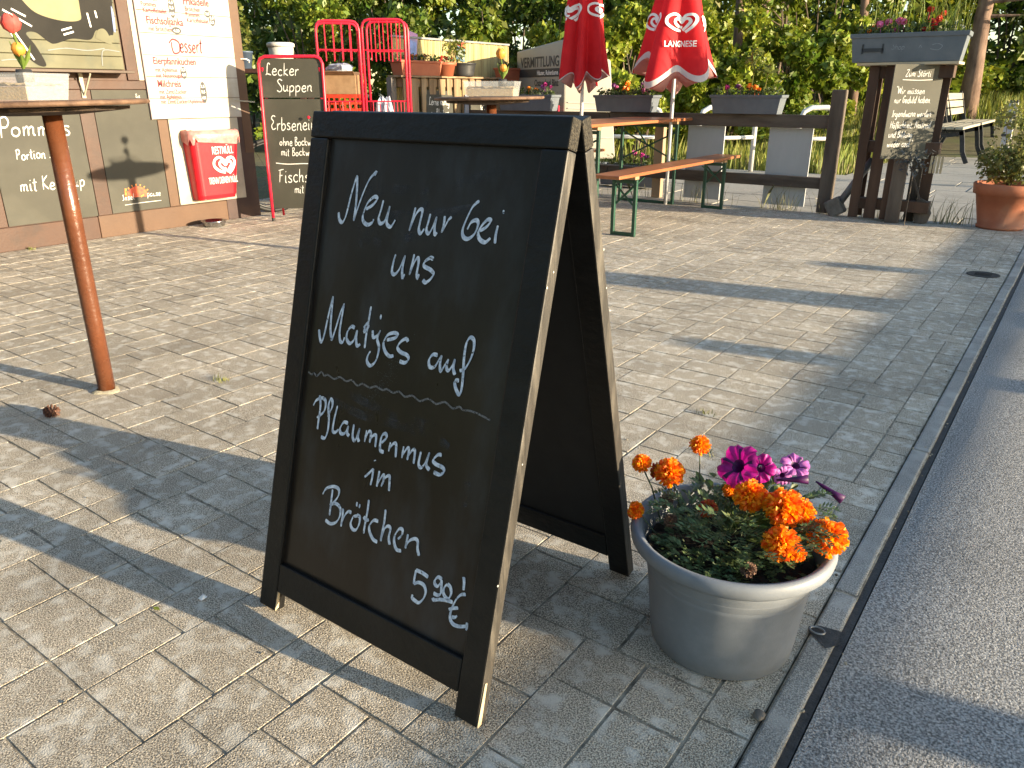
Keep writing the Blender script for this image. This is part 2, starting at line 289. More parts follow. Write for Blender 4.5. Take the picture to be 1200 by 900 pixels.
def paving():
    """mixed-size block paving on a 75 mm module: 2x2, 3x2 and 2x3 blocks packed without gaps"""
    U = .075; NX, NY = 24, 26; rnd = random.Random(11)
    grid = [[0] * NX for _ in range(NY)]; out = []
    opts = [(3, 2), (2, 3), (2, 2), (3, 2)]
    import sys; sys.setrecursionlimit(5000)
    cnt = [0]
    def rec():
        cnt[0] += 1
        if cnt[0] > 60000: return True
        for y in range(NY):
            for x in range(NX):
                if not grid[y][x]:
                    o = opts[:]; rnd.shuffle(o)
                    for a, b in dict.fromkeys(o):
                        cells = [((y + j) % NY, (x + i) % NX) for j in range(b) for i in range(a)]
                        if any(grid[q][p] for q, p in cells): continue
                        for q, p in cells: grid[q][p] = 1
                        out.append((x, y, a, b))
                        if rec(): return True
                        out.pop()
                        for q, p in cells: grid[q][p] = 0
                    return False
        return True
    rec()
    mb = MB(); X1 = -.296; X0 = -7.6; Y0 = -.6; Y1 = 8.12; g = .0022; c = .0014; rnd = random.Random(5)
    for ty in range(-1, 6):
        for tx in range(-6, 1):
            for x, y, a, b in out:
                xa = -.02 + (tx * NX + x) * U; ya = .045 + (ty * NY + y) * U; xb = xa + a * U; yb = ya + b * U
                if xb > X1 + .02: xb = X1
                if yb > Y1: yb = Y1
                xa = max(xa, X0); ya = max(ya, Y0)
                if xb - xa < .03 or yb - ya < .03: continue
                z = rnd.uniform(-.0006, .0006); tx_, ty_ = rnd.uniform(-.0003, .0003), rnd.uniform(-.0003, .0003)
                p = [(xa + g, ya + g), (xb - g, ya + g), (xb - g, yb - g), (xa + g, yb - g)]; j = [(rnd.uniform(-.0022, .0022), rnd.uniform(-.0022, .0022)) for _ in p]
                sg = [(1, 1), (-1, 1), (-1, -1), (1, -1)]
                lo = [(q[0] + k[0], q[1] + k[1], -.012) for q, k in zip(p, j)]
                up = [(q[0] + k[0] + s[0] * c, q[1] + k[1] + s[1] * c, z + tx_ * s[0] + ty_ * s[1]) for q, k, s in zip(p, j, sg)]
                mi = [(q[0] + k[0] + s[0] * .001, q[1] + k[1] + s[1] * .001, z - .0009) for q, k, s in zip(p, j, sg)]
                mb.add(lo + mi + up, [(8, 9, 10, 11)] + [(i, (i + 1) % 4, 4 + (i + 1) % 4, 4 + i) for i in range(4)] + [(4 + i, 4 + (i + 1) % 4, 8 + (i + 1) % 4, 8 + i) for i in range(4)])
    struct(mb.build('pavement', M_stone))
    struct(MB().box(X0, X1, Y0, Y1, -.05, -.0024).build('paving_joints', M_joint))
paving()

# kerb of single stones, bitumen joint, asphalt road lying a little lower
mb = MB(); y = -1.2; rnd = random.Random(2)
while y < 40:
    L = .98; dz = rnd.uniform(-.002, .003); dx = rnd.uniform(-.004, .003)
    mb.box(-.291 + dx, -.239 + dx, y + .005, y + L, -.14, .002 + dz); y += L + .006
struct(mb.build('kerb', M_kerb, bevel=.006))
struct(MB().box(-.2925, -.2375, -1.2, 40, -.15, -.0018).build('kerb_bed', M_joint))
struct(MB().box(-.2375, -.219, -1.2, 40, -.15, -.006).build('bitumen_joint', M_tar))
mb = MB(); nx, ny = 30, 60
g = np.random.default_rng(4)
for j in range(ny + 1):
    for i in range(nx + 1):
        x = -.216 + (i / nx) ** 2 * 16; yv = -8 + (j / ny) * 60
        mb.v.append((x, yv, -.005 + (0 if i == 0 else g.normal() * .0012) - .012 * min(1, (x + .216) / 1.5)))
mb.f = [(j * (nx + 1) + i, j * (nx + 1) + i + 1, (j + 1) * (nx + 1) + i + 1, (j + 1) * (nx + 1) + i) for j in range(ny) for i in range(nx)]; mb.m = [0] * len(mb.f)
struct(mb.build('road', M_asph))
def hgt(x, y):
    """the lawn climbs gently to a low bank beyond the path"""
    t = min(1, max(0, (y - 14.5) / 14)); s = min(1, max(0, (-x - .2) / 1.5)); return -.02 + t * t * (3 - 2 * t) * .95 * s + .05 * math.sin(x * .9) * math.cos(y * .7) * t * s
mb = MB(); xs = list(np.linspace(-90, -12, 20)) + list(np.linspace(-11.5, 3, 40)) + list(np.linspace(4, 90, 16)); ys = list(np.linspace(-60, 7.5, 14)) + list(np.linspace(8, 34, 50)) + list(np.linspace(36, 160, 20))
for yy in ys:
    for xx in xs: mb.v.append((xx, yy, hgt(xx, yy) - .06 if yy > 8.2 or xx < -7.7 else -.09))
n = len(xs); mb.f = [(j * n + i, j * n + i + 1, (j + 1) * n + i + 1, (j + 1) * n + i) for j in range(len(ys) - 1) for i in range(n - 1)]; mb.m = [0] * len(mb.f)
struct(mb.build('ground', M_soil, smooth=True))
# concrete slab path beyond the fence
mb = MB(); rnd = random.Random(8); y = 8.13
while y < 21.5:
    x = -9.2 if y < 12.2 else -2.9
    while x < -.32:
        x2 = min(x + rnd.uniform(.75, 1.0), -.31)
        z = rnd.uniform(-.004, .004); mb.box(x + .006, x2 - .006, y + .006, y + .594, -.1, -.006 + z); x = x2
    y += .6
struct(mb.build('path', M_path, bevel=.006))
stoneb = MB(); stoneb.box(-7.6, -.3, 8.122, 8.1285, -.1, .002).build('path_edging', M_kerb); struct(bpy.data.objects['path_edging'])

M_grass = mat('grass', (.14, .17, .02), (.32, .34, .06), 1.2, .6, trans=.35, island=.35)
M_dry = mat('dry grass', (.20, .19, .07), (.36, .32, .14), 2, .7, trans=.25, island=.3)
g = np.random.default_rng(3)
def scatter(n, f, x0, x1, y0, y1):
    out = []
    while len(out) < n:
        x, y = g.uniform(x0, x1), g.uniform(y0, y1)
        if f(x, y): out.append((x, y, hgt(x, y) - .06))
    return out
on_lawn = lambda x, y: not (x > -2.85 and x < .2 and y < 21.6) and not (y < 12.35) and (math.sin(x * 2.1 + y) + math.sin(y * 1.7 - x) > -1.2)
stuff(blades('lawn_grass', M_grass, scatter(26000, on_lawn, -11, 1.5, 12.3, 31), .10, .5, .011, seed=1), 'long yellow green grass growing on the low bank beyond the concrete path', 'grass')
stuff(blades('dry_grass', M_dry, scatter(6000, lambda x, y: on_lawn(x, y), -9, 1, 12.3, 20), .06, .3, .008, seed=2), 'short dry straw coloured grass along the edge of the concrete path', 'grass')

# ============================================================ A-BOARD
M_black = mat('black board paint', (.007, .0066, .006), (.013, .012, .011), 40, .45, .25, 120, rvar=.12, spec=.3, stretch=(.25, 1, .25), dirt=(4, .3))
M_sunedge = mat('sunlit black edge', (.028, .0245, .02), (.054, .047, .038), 70, .5, .25, 160, stretch=(1, 1, .15), c3=(.11, .097, .078), s3=40)  # black paint on the stile sides, lightened for direct sun, with pale blotches
M_endgrain = mat('end grain', (.02, .017, .012), (.10, .085, .06), 190, .85, 1, 260)
M_bare = mat('bare split wood', (.42, .33, .20), (.56, .45, .29), 60, .7, .2, stretch=(1, 1, .1))
M_panel = mat('chalkboard panel', (.016, .0115, .0082), (.024, .0178, .013), 5, .3, .03, 60, spec=.28, c3=(.034, .033, .033), s3=4.5, rvar=.1, stretch=(1.6, 1, .6))
M_inner = mat('board back', (.006, .006, .006), (.010, .010, .010), 20, .6)
M_chalk = mat('chalk pen', (.46, .53, .63), (.72, .78, .86), 90, .8, lo=.42, hi=.6)
worn(M_chalk, 120, .24, .42); M_chalkgrey = mat('grey chalk line', (.11, .105, .10), (.20, .195, .19), 240, .9)
worn(M_chalkgrey, 160, .2, .5); M_dust = mat('chalk dust', (.05, .052, .055), (.10, .105, .11), 300, .95)
M_smear = mat('chalk smear', (.055, .06, .072), (.10, .11, .13), 70, .8, lo=.4, hi=.7)
worn(M_smear, 26, .45, 1.15)
ab = thing('chalkboard_stand', 'black folding pavement board with handwritten white offer of Matjes, standing beside the grey flower pot', 'A-board', (-1.055, 1.204, 0))
TRACE = '-225 943,-221 929,-211 923,-202 938,-193 985,-183 1023;-183 1023,-179 1002,-176 967,-177 929;-177 929,-171 951,-159 987,-145 1017,-128 1033,-131 1025;-145 956,-127 966,-116 979,-125 983,-142 969,-151 946,-149 932,-136 925,-123 930,-119 938;-98 978,-101 960,-105 941,-99 931,-88 936,-82 952,-78 968;-78 968,-81 946,-80 932,-69 927,-61 937,-59 942;-8 971,-11 952,-17 924;-17 924,-7 953,3 967,11 966,9 945,8 929,14 922,22 932;33 962,30 945,28 930,35 924,43 937,50 958;50 958,48 939,51 924,56 928;70 961,70 944,67 929;67 929,74 942,80 954,87 961;148 996,134 983,122 955,118 937,123 926,134 924,147 934,153 952,148 960,136 955,129 941;159 941,174 951,181 962,173 963,161 950,156 937,162 926,175 922,186 931;199 955,197 939,198 922;205 980,209 981;-45 874,-49 854,-49 838,-41 834,-30 846,-19 875;-19 875,-22 848,-18 830,-14 838;5 880,3 864,-1 838;-1 838,7 863,15 874,19 866,18 844,22 835,24 843;56 876,48 878,35 869,35 860,52 855,61 848,55 837,44 829,36 833;-244 686,-239 670,-232 660,-226 676,-219 725,-212 764;-212 764,-211 730,-208 692,-200 669;-200 669,-192 699,-183 734,-175 754;-175 754,-178 721,-179 691,-174 673,-166 672,-162 683;-135 708,-145 709,-155 697,-155 681,-144 673,-133 683,-127 705;-127 705,-127 686,-122 672,-113 677;-95 760,-97 731,-99 698,-99 671;-109 713,-100 723,-96 715,-106 705,-105 715;-82 712,-78 698,-67 704,-60 716;-60 716,-66 697,-58 679,-62 652,-76 638,-87 645,-87 657,-81 668;-64 748,-64 738;-39 699,-18 707,-11 715,-22 717,-39 709,-47 691,-40 676,-27 668,-15 671;19 706,13 711,0 703,-7 690,3 682,21 679,26 671,18 663,3 663;100 694,88 693,80 681,84 668,96 670,105 686,110 696;110 696,109 679,113 665,121 678,128 692;128 692,126 676,132 670,140 682,144 695;144 695,143 677,149 665;159 675,171 682,181 702,185 724,182 739,173 742,166 730,165 705,168 676,170 645,167 630,158 637,152 648,153 655,161 656;-217 543,-211 520,-212 488,-212 467;-234 516,-226 530,-208 539,-196 533,-198 511,-218 492;-185 502,-175 524,-175 538,-182 542,-186 525,-180 500,-179 473,-185 454,-198 453;-158 533,-163 504,-164 477,-156 474,-146 483;-120 503,-133 502,-142 486,-137 476,-125 481,-118 498;-118 498,-119 482,-112 477;-102 505,-102 481,-96 471,-90 478,-84 501;-84 501,-86 481,-81 472;-63 502,-65 476;-64 483,-57 500,-50 498,-50 478;-50 485,-42 496,-34 496,-33 473;-17 486,-5 500,-9 508,-18 501,-20 483,-17 470,-7 469;8 494,6 474;6 479,16 493,24 493,27 467;45 495,44 470;44 475,55 494,60 490,59 470;59 477,69 493,76 493,77 467;92 497,90 471,98 465,107 478,114 501;114 501,110 475,120 466;145 504,135 501,126 488,134 482,152 480,156 472,146 464,131 465;-52 402,-39 416,-30 427;-30 427,-30 408,-32 390;-29 446,-28 444;-12 427,-13 408,-14 392;-14 396,-4 417,2 421,2 406,-2 396;-2 398,6 417,17 424,20 409,21 393;-142 348,-142 322,-142 288;-171 328,-162 344,-141 355,-124 354,-122 340,-133 322,-145 311;-145 311,-128 320,-113 315,-110 298,-119 280,-136 271,-153 274;-103 316,-102 299,-103 275;-103 282,-96 302,-87 314,-77 315;-58 314,-70 307,-75 291,-68 281,-57 283,-50 299,-51 313,-60 315;-64 343,-64 333;-55 341,-56 332;-31 358,-31 334,-33 305,-34 282;-40 318,-32 313,-24 316;3 321,-10 319,-20 304,-17 291,-5 279,8 277;19 352,20 328,18 303,17 282;17 287,23 311,32 320,39 316,38 297,43 283;63 302,72 314,72 325,63 324,54 308,54 293,63 280,76 281;88 321,87 304,86 290;86 293,94 309,108 318,116 314,118 300,124 287;155 253,139 256,122 256;122 256,121 241,121 225;121 225,132 233,146 233,154 222,151 206,141 193,130 193,122 196,122 203;190 261,180 262,173 253,175 245,182 244,188 253;189 260,191 247,192 233,185 226,174 226;205 257,199 248,198 237,205 229,213 230,217 242,213 253,205 257;174 216,178 213,191 219,209 224,224 226;241 285,244 274,245 259;252 253,241 248,231 234,224 212,223 194,232 184,248 185,266 193;265 200,266 189,265 184;217 208,226 214,239 220;227 196,235 199,239 204'
SQUIG = '-263 587,-251 583,-244 588,-234 583,-221 595,-210 588,-201 593,-178 588,-162 596,-141 591,-125 597,-107 589,-92 596,-70 592,-53 599,-34 595,-22 600,-3 596,13 602,30 595,50 602,70 595,92 605,113 599,134 608,155 600,171 607,180 603,197 605,216 604,235 601,247 599'
def leaf(sign):
    rise, L = 1.10, 1.138; off = .326 * sign * -1              # foot distance from the middle
    s = Vector((0, .294 * sign, rise)).normalized(); n = Vector((0, -rise * sign, .294)).normalized(); X = Vector((1, 0, 0))
    o = Vector((0, off, 0)) + s * (.012 if sign > 0 else .012)
    D = .03
    fr = MB()
    for sx in (-1, 1):                                              # stiles, foot to underside of the top rail
        fr = MB(); fr.obox(o + X * (sx * .302) + s * (L - .056) / 2 - n * D / 2, X, n, s, .028, D / 2, (L - .056) / 2, 0)
        k = len(fr.m); fr.m[k - 1 if sx > 0 else k - 2] = 1
        fr.build('stile', [M_black, M_sunedge], ab, bevel=.0035)
    tr = MB().obox(o + s * (L - .0275) - n * D / 2, X, n, s, .3305, D / 2 + .0004, .0275, 0); tr.m[-1] = 1; tr.m[-2] = 1
    tr.build('top_rail', [M_black, M_endgrain], ab, bevel=.003)
    br = MB().obox(o + s * .083 - n * D / 2, X, n, s, .2735, D / 2 - .001, .035); br.build('bottom_rail', M_black, ab, bevel=.003)
    pn = MB().obox(o + s * .6 - n * (.0165 if sign > 0 else .0165), X, n, s, .2738, .0045, .483).build('writing_panel' if sign > 0 else 'rear_panel', M_panel if sign > 0 else [M_inner], ab)
    leaf.panel = pn
    return o - s * .012 - n * .0115, X, s, n
o, X, s, n = leaf(1)
PANEL = leaf.panel
leaf(-1)
pl = Plane(o, X, s)
SS = TRACE.split(';'); rest = 0
for end in (16, 21, 39, 59, 65, 81, 93):                              # one part per handwritten line
    mb = MB()
    for st in SS[rest:end]: stroke(mb, pl, [tuple(int(q) / 1000 for q in p.split(' ')) for p in st.split(',')], .0088, .36, 6, .0012)
    rest = end; mb.build('text_line', M_chalk, PANEL)
mb = MB()
for st in SQUIG.split(';'): stroke(mb, pl, [tuple(int(q) / 1000 for q in p.split(' ')) for p in st.split(',')], .0042, 1, 3, .001)
mb.build('wavy_line', M_chalkgrey, PANEL)
mb = MB(); rnd = random.Random(3)
for i in range(240):                                                 # rubbed-out chalk crumbs across the wavy line
    t = rnd.gauss(0, .33); u = -.045 + t * .075 + rnd.gauss(0, .012); v = .60 + t * .115 + rnd.gauss(0, .01); disc(mb, pl, u, v, rnd.uniform(.0004, .0013), rnd.uniform(.0003, .001), 5, .0009)
mb.build('chalk_crumbs', M_dust, PANEL)
mb = MB()
for pts in ([(-.16, .925), (-.15, .90), (-.14, .885), (-.12, .90)], [(-.10, .93), (-.105, .9), (-.09, .885)], [(.02, .985), (.0, .945), (-.02, .90), (-.01, .875)], [(-.19, .985), (-.1, 1.0), (.02, 1.005)], [(.215, .47), (.222, .445), (.217, .42)], [(.07, 1.02), (.13, 1.035), (.19, 1.055)], [(-.2, .955), (-.08, .95), (.05, .965), (.16, .985)], [(-.17, .915), (-.05, .905), (.06, .93)], [(-.2, .545), (-.08, .53), (.06, .535), (.16, .525)], [(-.15, .57), (0, .55), (.12, .555)]):
    stroke(mb, pl, pts, .02, .5, 5, .0008)
mb.build('wiped_writing', M_smear, PANEL)
mb = MB(); rnd = random.Random(12)
for x0, x1, sv in ((-.27, .0, .119), (.02, .16, .119)): stroke(mb, pl, [(x0, sv), ((x0 + x1) / 2, sv + .0006), (x1, sv)], .0025, 1, 4, .006)
mb.build('chipped_edge', M_bare, ab)
mb = MB(); mb.prism([(0, 0), (.012, 0), (.011, .085), (.004, .087)], V(.3308, -.322, .012), V(0, 1, .02), V(0, .26, 1), V(.0016, 0, 0)); mb.build('bare_chip', M_bare, ab)
mb = MB(); mb.prism([(0, 0), (.010, .004), (.009, .05), (.004, .07)], V(-.2735, -.3215, .012), V(0, 1, 0), V(0, .26, 1), V(.0014, 0, 0)); mb.build('bare_chip', M_bare, ab)
MB().box(-.24, -.2, -.03, .03, 1.099, 1.1025).box(.2, .24, -.03, .03, 1.099, 1.1025).build('hinge', mat('hinge steel', (.05, .05, .05), (.10, .1, .1), 30, .4, metal=.8), ab)
rnd = random.Random(6); mb = MB()
for i in range(4):
    t = rnd.random(); yy = -.326 + t * .28 + .005 + rnd.uniform(-.004, .02); zz = .02 + t * 1.05; mb.ball((.3308, yy, zz), rnd.uniform(.0012, .003), 6, 4, sc=(.25, 1, 1))
for i in range(3):
    t = rnd.random(); yy = .326 - t * .28 - .005 - rnd.uniform(-.004, .02); zz = .02 + t * 1.05; mb.ball((.3308, yy, zz), rnd.uniform(.0012, .003), 6, 4, sc=(.25, 1, 1))
mb.build('paint_splash', mat('paint splash', (.45, .43, .38), None, 20, .7), ab)

# ============================================================ GREY POT WITH MARIGOLDS AND PETUNIAS
M_pot = mat('grey plastic pot', (.20, .218, .24), (.235, .252, .275), 14, .5, .06, 220, rvar=.08, dirt=(9, .10), c3=(.165, .177, .19), s3=5)
M_earth = mat('potting soil', (.012, .009, .006), (.035, .026, .017), 60, .95, 1, 90)
M_mleaf = mat('marigold leaf', (.065, .11, .042), (.16, .215, .085), 20, .5, trans=.25, island=.35)
M_pleaf = mat('petunia leaf', (.06, .10, .025), (.12, .16, .04), 20, .5, trans=.3, island=.25)
M_stem = mat('green stem', (.05, .065, .03), (.09, .11, .05), 30, .6)
M_mari = mat('marigold petal', (.95, .27, .003), (1.0, .37, .006), 120, .6, trans=.42, island=.10)
M_maridk = mat('old marigold petal', (.42, .07, .01), (.62, .13, .012), 120, .65, trans=.2, island=.3)
M_brown = mat('withered flower', (.13, .07, .05), (.26, .15, .09), 60, .8, island=.3)
M_pet = mat('petunia petal', (.26, .004, .14), (.60, .008, .28), 40, .5, trans=.3, island=.12)
M_petdk = mat('petunia throat', (.035, .003, .05), (.09, .006, .10), 40, .5, trans=.2)
M_petpk = mat('pink petunia petal', (.45, .10, .40), (.65, .22, .52), 60, .5, trans=.35, island=.15)
fp = thing('flower_pot', 'large grey plastic pot of orange marigolds and purple petunias beside the black pavement board', 'flower pot', (-.458, 1.43, 0))
prof = [(.0, 0), (.146, 0), (.153, .006), (.158, .04), (.166, .12), (.172, .175), (.1745, .182), (.1735, .187), (.1755, .196), (.178, .203), (.177, .208), (.1795, .218), (.182, .232), (.1835, .236), (.190, .2365), (.203, .240), (.2115, .249), (.2138, .261), (.2115, .272), (.205, .2775), (.197, .276), (.190, .268), (.184, .255), (.176, .19), (.165, .17)]
MB().lathe(prof, 72).build('pot_body', M_pot, fp, smooth=True)
mb = MB(); gg = random.Random(1)
mb.lathe([(0.001, .232), (.05, .236), (.1, .228), (.15, .226), (.174, .222)], 40, rf=lambda r, z, a: r); mb.v = [(x, y, z + gg.uniform(-.006, .008)) for x, y, z in mb.v]; mb.build('soil', M_earth, fp, smooth=True)
def fern(mb, base, d, L, w, rnd, mi=0):
    """a marigold leaf: narrow toothed leaflets in pairs along a rib"""
    base = Vector(base); d = Vector(d).normalized(); sd = d.cross(Vector((0, 0, 1))).normalized(); k = 6
    for i in range(k):
        t = (i + 1) / k; p = base + d * L * t - Vector((0, 0, 1)) * L * .35 * t * t
        for sg in (-1, 1, 0) if i == k - 1 else (-1, 1):
            q = (sd * sg + d * (.7 if sg else 1)).normalized(); l = L * (.42 - .18 * abs(t - .5)) * rnd.uniform(.8, 1.2); up = Vector((0, 0, rnd.uniform(-.2, .35)))
            e = p + (q + up).normalized() * l; c = (p + e) / 2; sw = q.cross(Vector((rnd.uniform(-.4, .4), rnd.uniform(-.4, .4), 1))).normalized() * w
            mb.add([p, c + sw, e, c - sw], [(0, 1, 2, 3)], mi)
    mb.tube([base, base + d * L * .5 - Vector((0, 0, .0875 * L)), base + d * L - Vector((0, 0, .35 * L))], [.0011, .0008, .0005], 4, mi)
rnd = random.Random(21); mb = MB(); sm = MB()
for i in range(330):
    a = rnd.uniform(0, 6.283); r = .158 * rnd.random() ** .5; x, y = r * math.cos(a), r * math.sin(a); hmax = .085 if x < -.03 else .10
    if y < -.07 and x < .06: hmax = .03
    z = .232 + rnd.random() ** 1.3 * hmax; out = Vector((math.cos(a), math.sin(a), rnd.uniform(.1, 1.3))) + Vector((rnd.uniform(-.8, .8), rnd.uniform(-.8, .8), 0)); fern(mb, (x, y, z), out, rnd.uniform(.035, .065) * (1 - (.65 * (r / .158) ** 2 if z < .30 else .25 * r / .158)), .0032, rnd)
for i in range(14):                                                   # spilling over the right and left edge
    a = rnd.uniform(-.5, .9); fern(mb, (.165 * math.cos(a), .165 * math.sin(a), .315 + rnd.uniform(0, .04)), (math.cos(a), math.sin(a), rnd.uniform(0, .6)), rnd.uniform(.03, .045), .003, rnd)
mb.build('marigold_foliage', M_mleaf, fp)
mb = MB()
for i in range(170):                                                  # petunia leaves, broad, behind
    a = rnd.uniform(-.1, 2.4); r = rnd.uniform(.03, .19); p = Vector((r * math.cos(a), r * math.sin(a), .25 + rnd.random() * .085)); d = Vector((math.cos(a) + rnd.uniform(-.8, .8), math.sin(a) + rnd.uniform(-.8, .8), rnd.uniform(-.2, .9))).normalized(); sw = d.cross(Vector((rnd.uniform(-.5, .5), rnd.uniform(-.5, .5), 1))).normalized()
    L = rnd.uniform(.018, .04); up = sw.cross(d)
    mb.add([p, p + d * L * .35 + sw * L * .24 + up * .003, p + d * L * .75 + sw * L * .2 + up * .002, p + d * L, p + d * L * .75 - sw * L * .2 + up * .002, p + d * L * .35 - sw * L * .24 + up * .003, p + d * L * .5 - up * .002], [(0, 1, 6), (1, 2, 6), (2, 3, 6), (3, 4, 6), (4, 5, 6), (5, 0, 6)])
for i in range(9):
    a = rnd.uniform(-.2, 2.6); r = rnd.uniform(.05, .15); mb.tube([(r * .5 * math.cos(a), r * .5 * math.sin(a), .23), (r * math.cos(a), r * math.sin(a), .30), (r * 1.2 * math.cos(a), r * 1.2 * math.sin(a), .32)], .0014, 5)
mb.build('petunia_foliage', M_pleaf, fp)
def marigold(c, r, seed, m, face=(0, -.45, .9), nm='marigold_bloom'):
    rnd = random.Random(seed); mb = MB(); c = Vector(c); ax = Vector(face).normalized(); x = ax.cross(Vector((1, .2, 0))).normalized(); y = ax.cross(x)
    for ring in range(9):
        t = ring / 8; cnt = int(8 + 14 * t); tilt = R(8 + 92 * t)
        for k in range(cnt):
            a = 6.283 * (k + rnd.random() * .7) / cnt; rad = x * math.cos(a) + y * math.sin(a); d = (ax * math.cos(tilt + rnd.uniform(-.2, .2)) + rad * math.sin(tilt)).normalized()
            b = c + rad * r * .12; tip = c + d * r * rnd.uniform(.82, 1.08) - ax * r * .1; sw = d.cross(rad.cross(d) + Vector((rnd.uniform(-.5, .5), rnd.uniform(-.5, .5), rnd.uniform(-.5, .5)))).normalized()
            if sw.length < .5: sw = rad.cross(ax).normalized()
            ww = r * rnd.uniform(.14, .22); nn = d.cross(sw) * r * .07; m1 = b + (tip - b) * .72
            mb.add([b, m1 + sw * ww + nn, tip + sw * ww * .75 - nn, tip + nn * 1.5, tip - sw * ww * .75 - nn, m1 - sw * ww + nn, m1 - nn], [(0, 1, 6), (1, 2, 3, 6), (6, 3, 4, 5), (0, 6, 5)])
    mb.build(nm, m, fp)
    st = MB(); root = Vector((c.x * .75, c.y * .75, .235)); st.tube([root, (root + c) / 2 + Vector((rnd.uniform(-.01, .01), 0, .01)), c - ax * r * .55], .0018, 6); st.lathe([(.002, 0), (r * .28, r * .15), (r * .34, r * .5)], 8, c=tuple(c - ax * r * .75))
    st.build('flower_stem', M_stem, fp)
for i, (c, r, m) in enumerate([((-.225, .012, .36), .0225, M_mari), ((-.163, .029, .35), .034, M_mari), ((-.139, .132, .385), .024, M_mari), ((-.19, -.077, .292), .0205, M_mari), ((-.052, -.01, .312), .021, M_maridk),
        ((.026, .012, .360), .036, M_mari), ((.098, .010, .356), .041, M_mari), ((.130, .026, .352), .027, M_mari), ((.119, -.058, .314), .037, M_mari), ((.189, .014, .318), .039, M_mari), ((.15, -.05, .30), .018, M_mari), ((-.194, .043, .338), .022, M_maridk), ((-.032, .053, .335), .016, M_mari)]):
    marigold(c, r, i, m, face=(.12, -.5, .85) if i != 3 else (-.3, -.7, .4))
for i, c in enumerate([(-.15, -.01, .30), (-.115, -.06, .285), (.082, -.125, .275)]): marigold(c, .016, 50 + i, M_brown if i else M_brown, nm='withered_bloom')
def petunia(c, r, face, m, seed):
    rnd = random.Random(seed); c = Vector(c); ax = Vector(face).normalized(); x = ax.cross(Vector((0, 0, 1))).normalized(); y = ax.cross(x); n = 60; mb = MB(); o = []
    rings = [(.10, -.75), (.16, -.4), (.30, -.08), (.62, .05), (.85, .04), (1, -.06)]
    for q, (rr, dz) in enumerate(rings):
        for k in range(n):
            a = 6.283 * k / n; lob = 1 - (.16 * abs(math.cos(2.5 * a)) ** 5 if q > 2 else 0); ruf = (.09 * math.sin(11 * a + seed) + .07 * math.sin(17 * a)) * (q / 5) ** 2
            o.append(c + (x * math.cos(a) + y * math.sin(a)) * r * rr * lob + ax * r * (dz + ruf))
    fs = [(q * n + k, q * n + (k + 1) % n, (q + 1) * n + (k + 1) % n, (q + 1) * n + k) for q in range(5) for k in range(n)]
    mb.add(o, fs); mb.m = [1 if (i // n) < 2 or ((i % 12) in (0, 11) and (i // n) < 4) else 0 for i in range(len(fs))]; mb.tube([c - ax * r * .7, c - ax * r * 1.2 - Vector((0, 0, .02))], .002, 6)
    mb.build('petunia_bloom', [m, M_petdk], fp, smooth=True)
petunia((-.03, .08, .385), .052, (-.35, -.75, .55), M_pet, 1); petunia((.012, .112, .378), .033, (.3, -.85, .3), M_pet, 2); petunia((.065, .19, .37), .034, (.3, -.3, .9), M_petpk, 3); petunia((.05, .15, .355), .022, (.6, -.6, .2), M_petpk, 4)
for c, d in (((.086, .142, .36), (-.9, -.4, -.12)), ((.163, .145, .348), (-.95, .1, .35))):
    c = Vector(c); d = Vector(d).normalized(); MB().tube([c - d * .02, c, c + d * .03, c + d * .045], [.011, .007, .004, .002], 9).build('withered_petunia', M_petdk, fp, smooth=True)

# ============================================================ helpers for things modelled in place
def rel(mb, loc):
    l = loc if not hasattr(loc, 'location') else loc.location
    mb.v = [(x - l[0], y - l[1], z - l[2]) for x, y, z in mb.v]; return mb
def part(t, name, mb, m, on=None, **k): return rel(mb, t).build(name, m, on or t, **k)

# ============================================================ SNACK KIOSK
M_brown = mat('brown painted boards', (.046, .0142, .0042), (.062, .021, .007), 3, .55, .12, 60, c3=(.038, .014, .0055), s3=5, rvar=.1)
M_tan = mat('tan painted boards', (.085, .041, .019), (.105, .053, .026), 3, .6, .12, 60, rvar=.1)
M_dkbrown = mat('dark brown post', (.04, .019, .016), (.055, .026, .021), 4, .5, .1, 60)
M_white = mat('white painted boards', (.36, .33, .255), (.42, .385, .30), 5, .5, .05, 40, c3=(.31, .28, .21), s3=3)
M_slate = mat('grey chalkboard', (.040, .038, .027), (.058, .055, .040), 2.2, .7, .05, 60, c3=(.07, .066, .05), s3=2, rvar=.1)
M_chalkw = mat('white chalk', (.62, .60, .55), (.78, .76, .70), 200, .9)
M_red = mat('red print', (.19, .010, .018), (.23, .014, .024), 60, .6)
M_ink = mat('dark print', (.035, .035, .035), (.05, .05, .05), 60, .6)
M_wprint = mat('white print', (.78, .76, .72), None, 60, .6)
WX = -6.58
k = thing('snack_kiosk', 'brown wooden snack kiosk with chalkboards and a painted shutter on the left', 'kiosk', (WX, 2.4, 0))
part(k, 'wall', MB().box(-9.4, WX - .012, -2.5, 4.79, 0, 2.7), M_brown)
part(k, 'plinth', MB().box(WX - .0105, WX + .012, -2.5, 3.2, .0, .178), M_brown, bevel=.004)
part(k, 'plinth', MB().box(WX - .0105, WX + .012, 3.204, 4.43, .0, .182), M_tan, bevel=.004)
for y0, y1, z0, z1, m in ((2.36, 2.52, .182, 1.07, M_brown), (3.215, 3.33, .182, 1.06, M_brown), (3.86, 3.95, .186, .92, M_tan), (3.66, 3.755, 1.235, 2.6, M_brown)):
    part(k, 'post', MB().box(WX - .0105, WX + .006, y0, y1, z0, z1), m, bevel=.003)
part(k, 'rail', MB().box(WX - .0105, WX + .009, -2.5, 3.80, 1.165, 1.232), M_brown, bevel=.003)
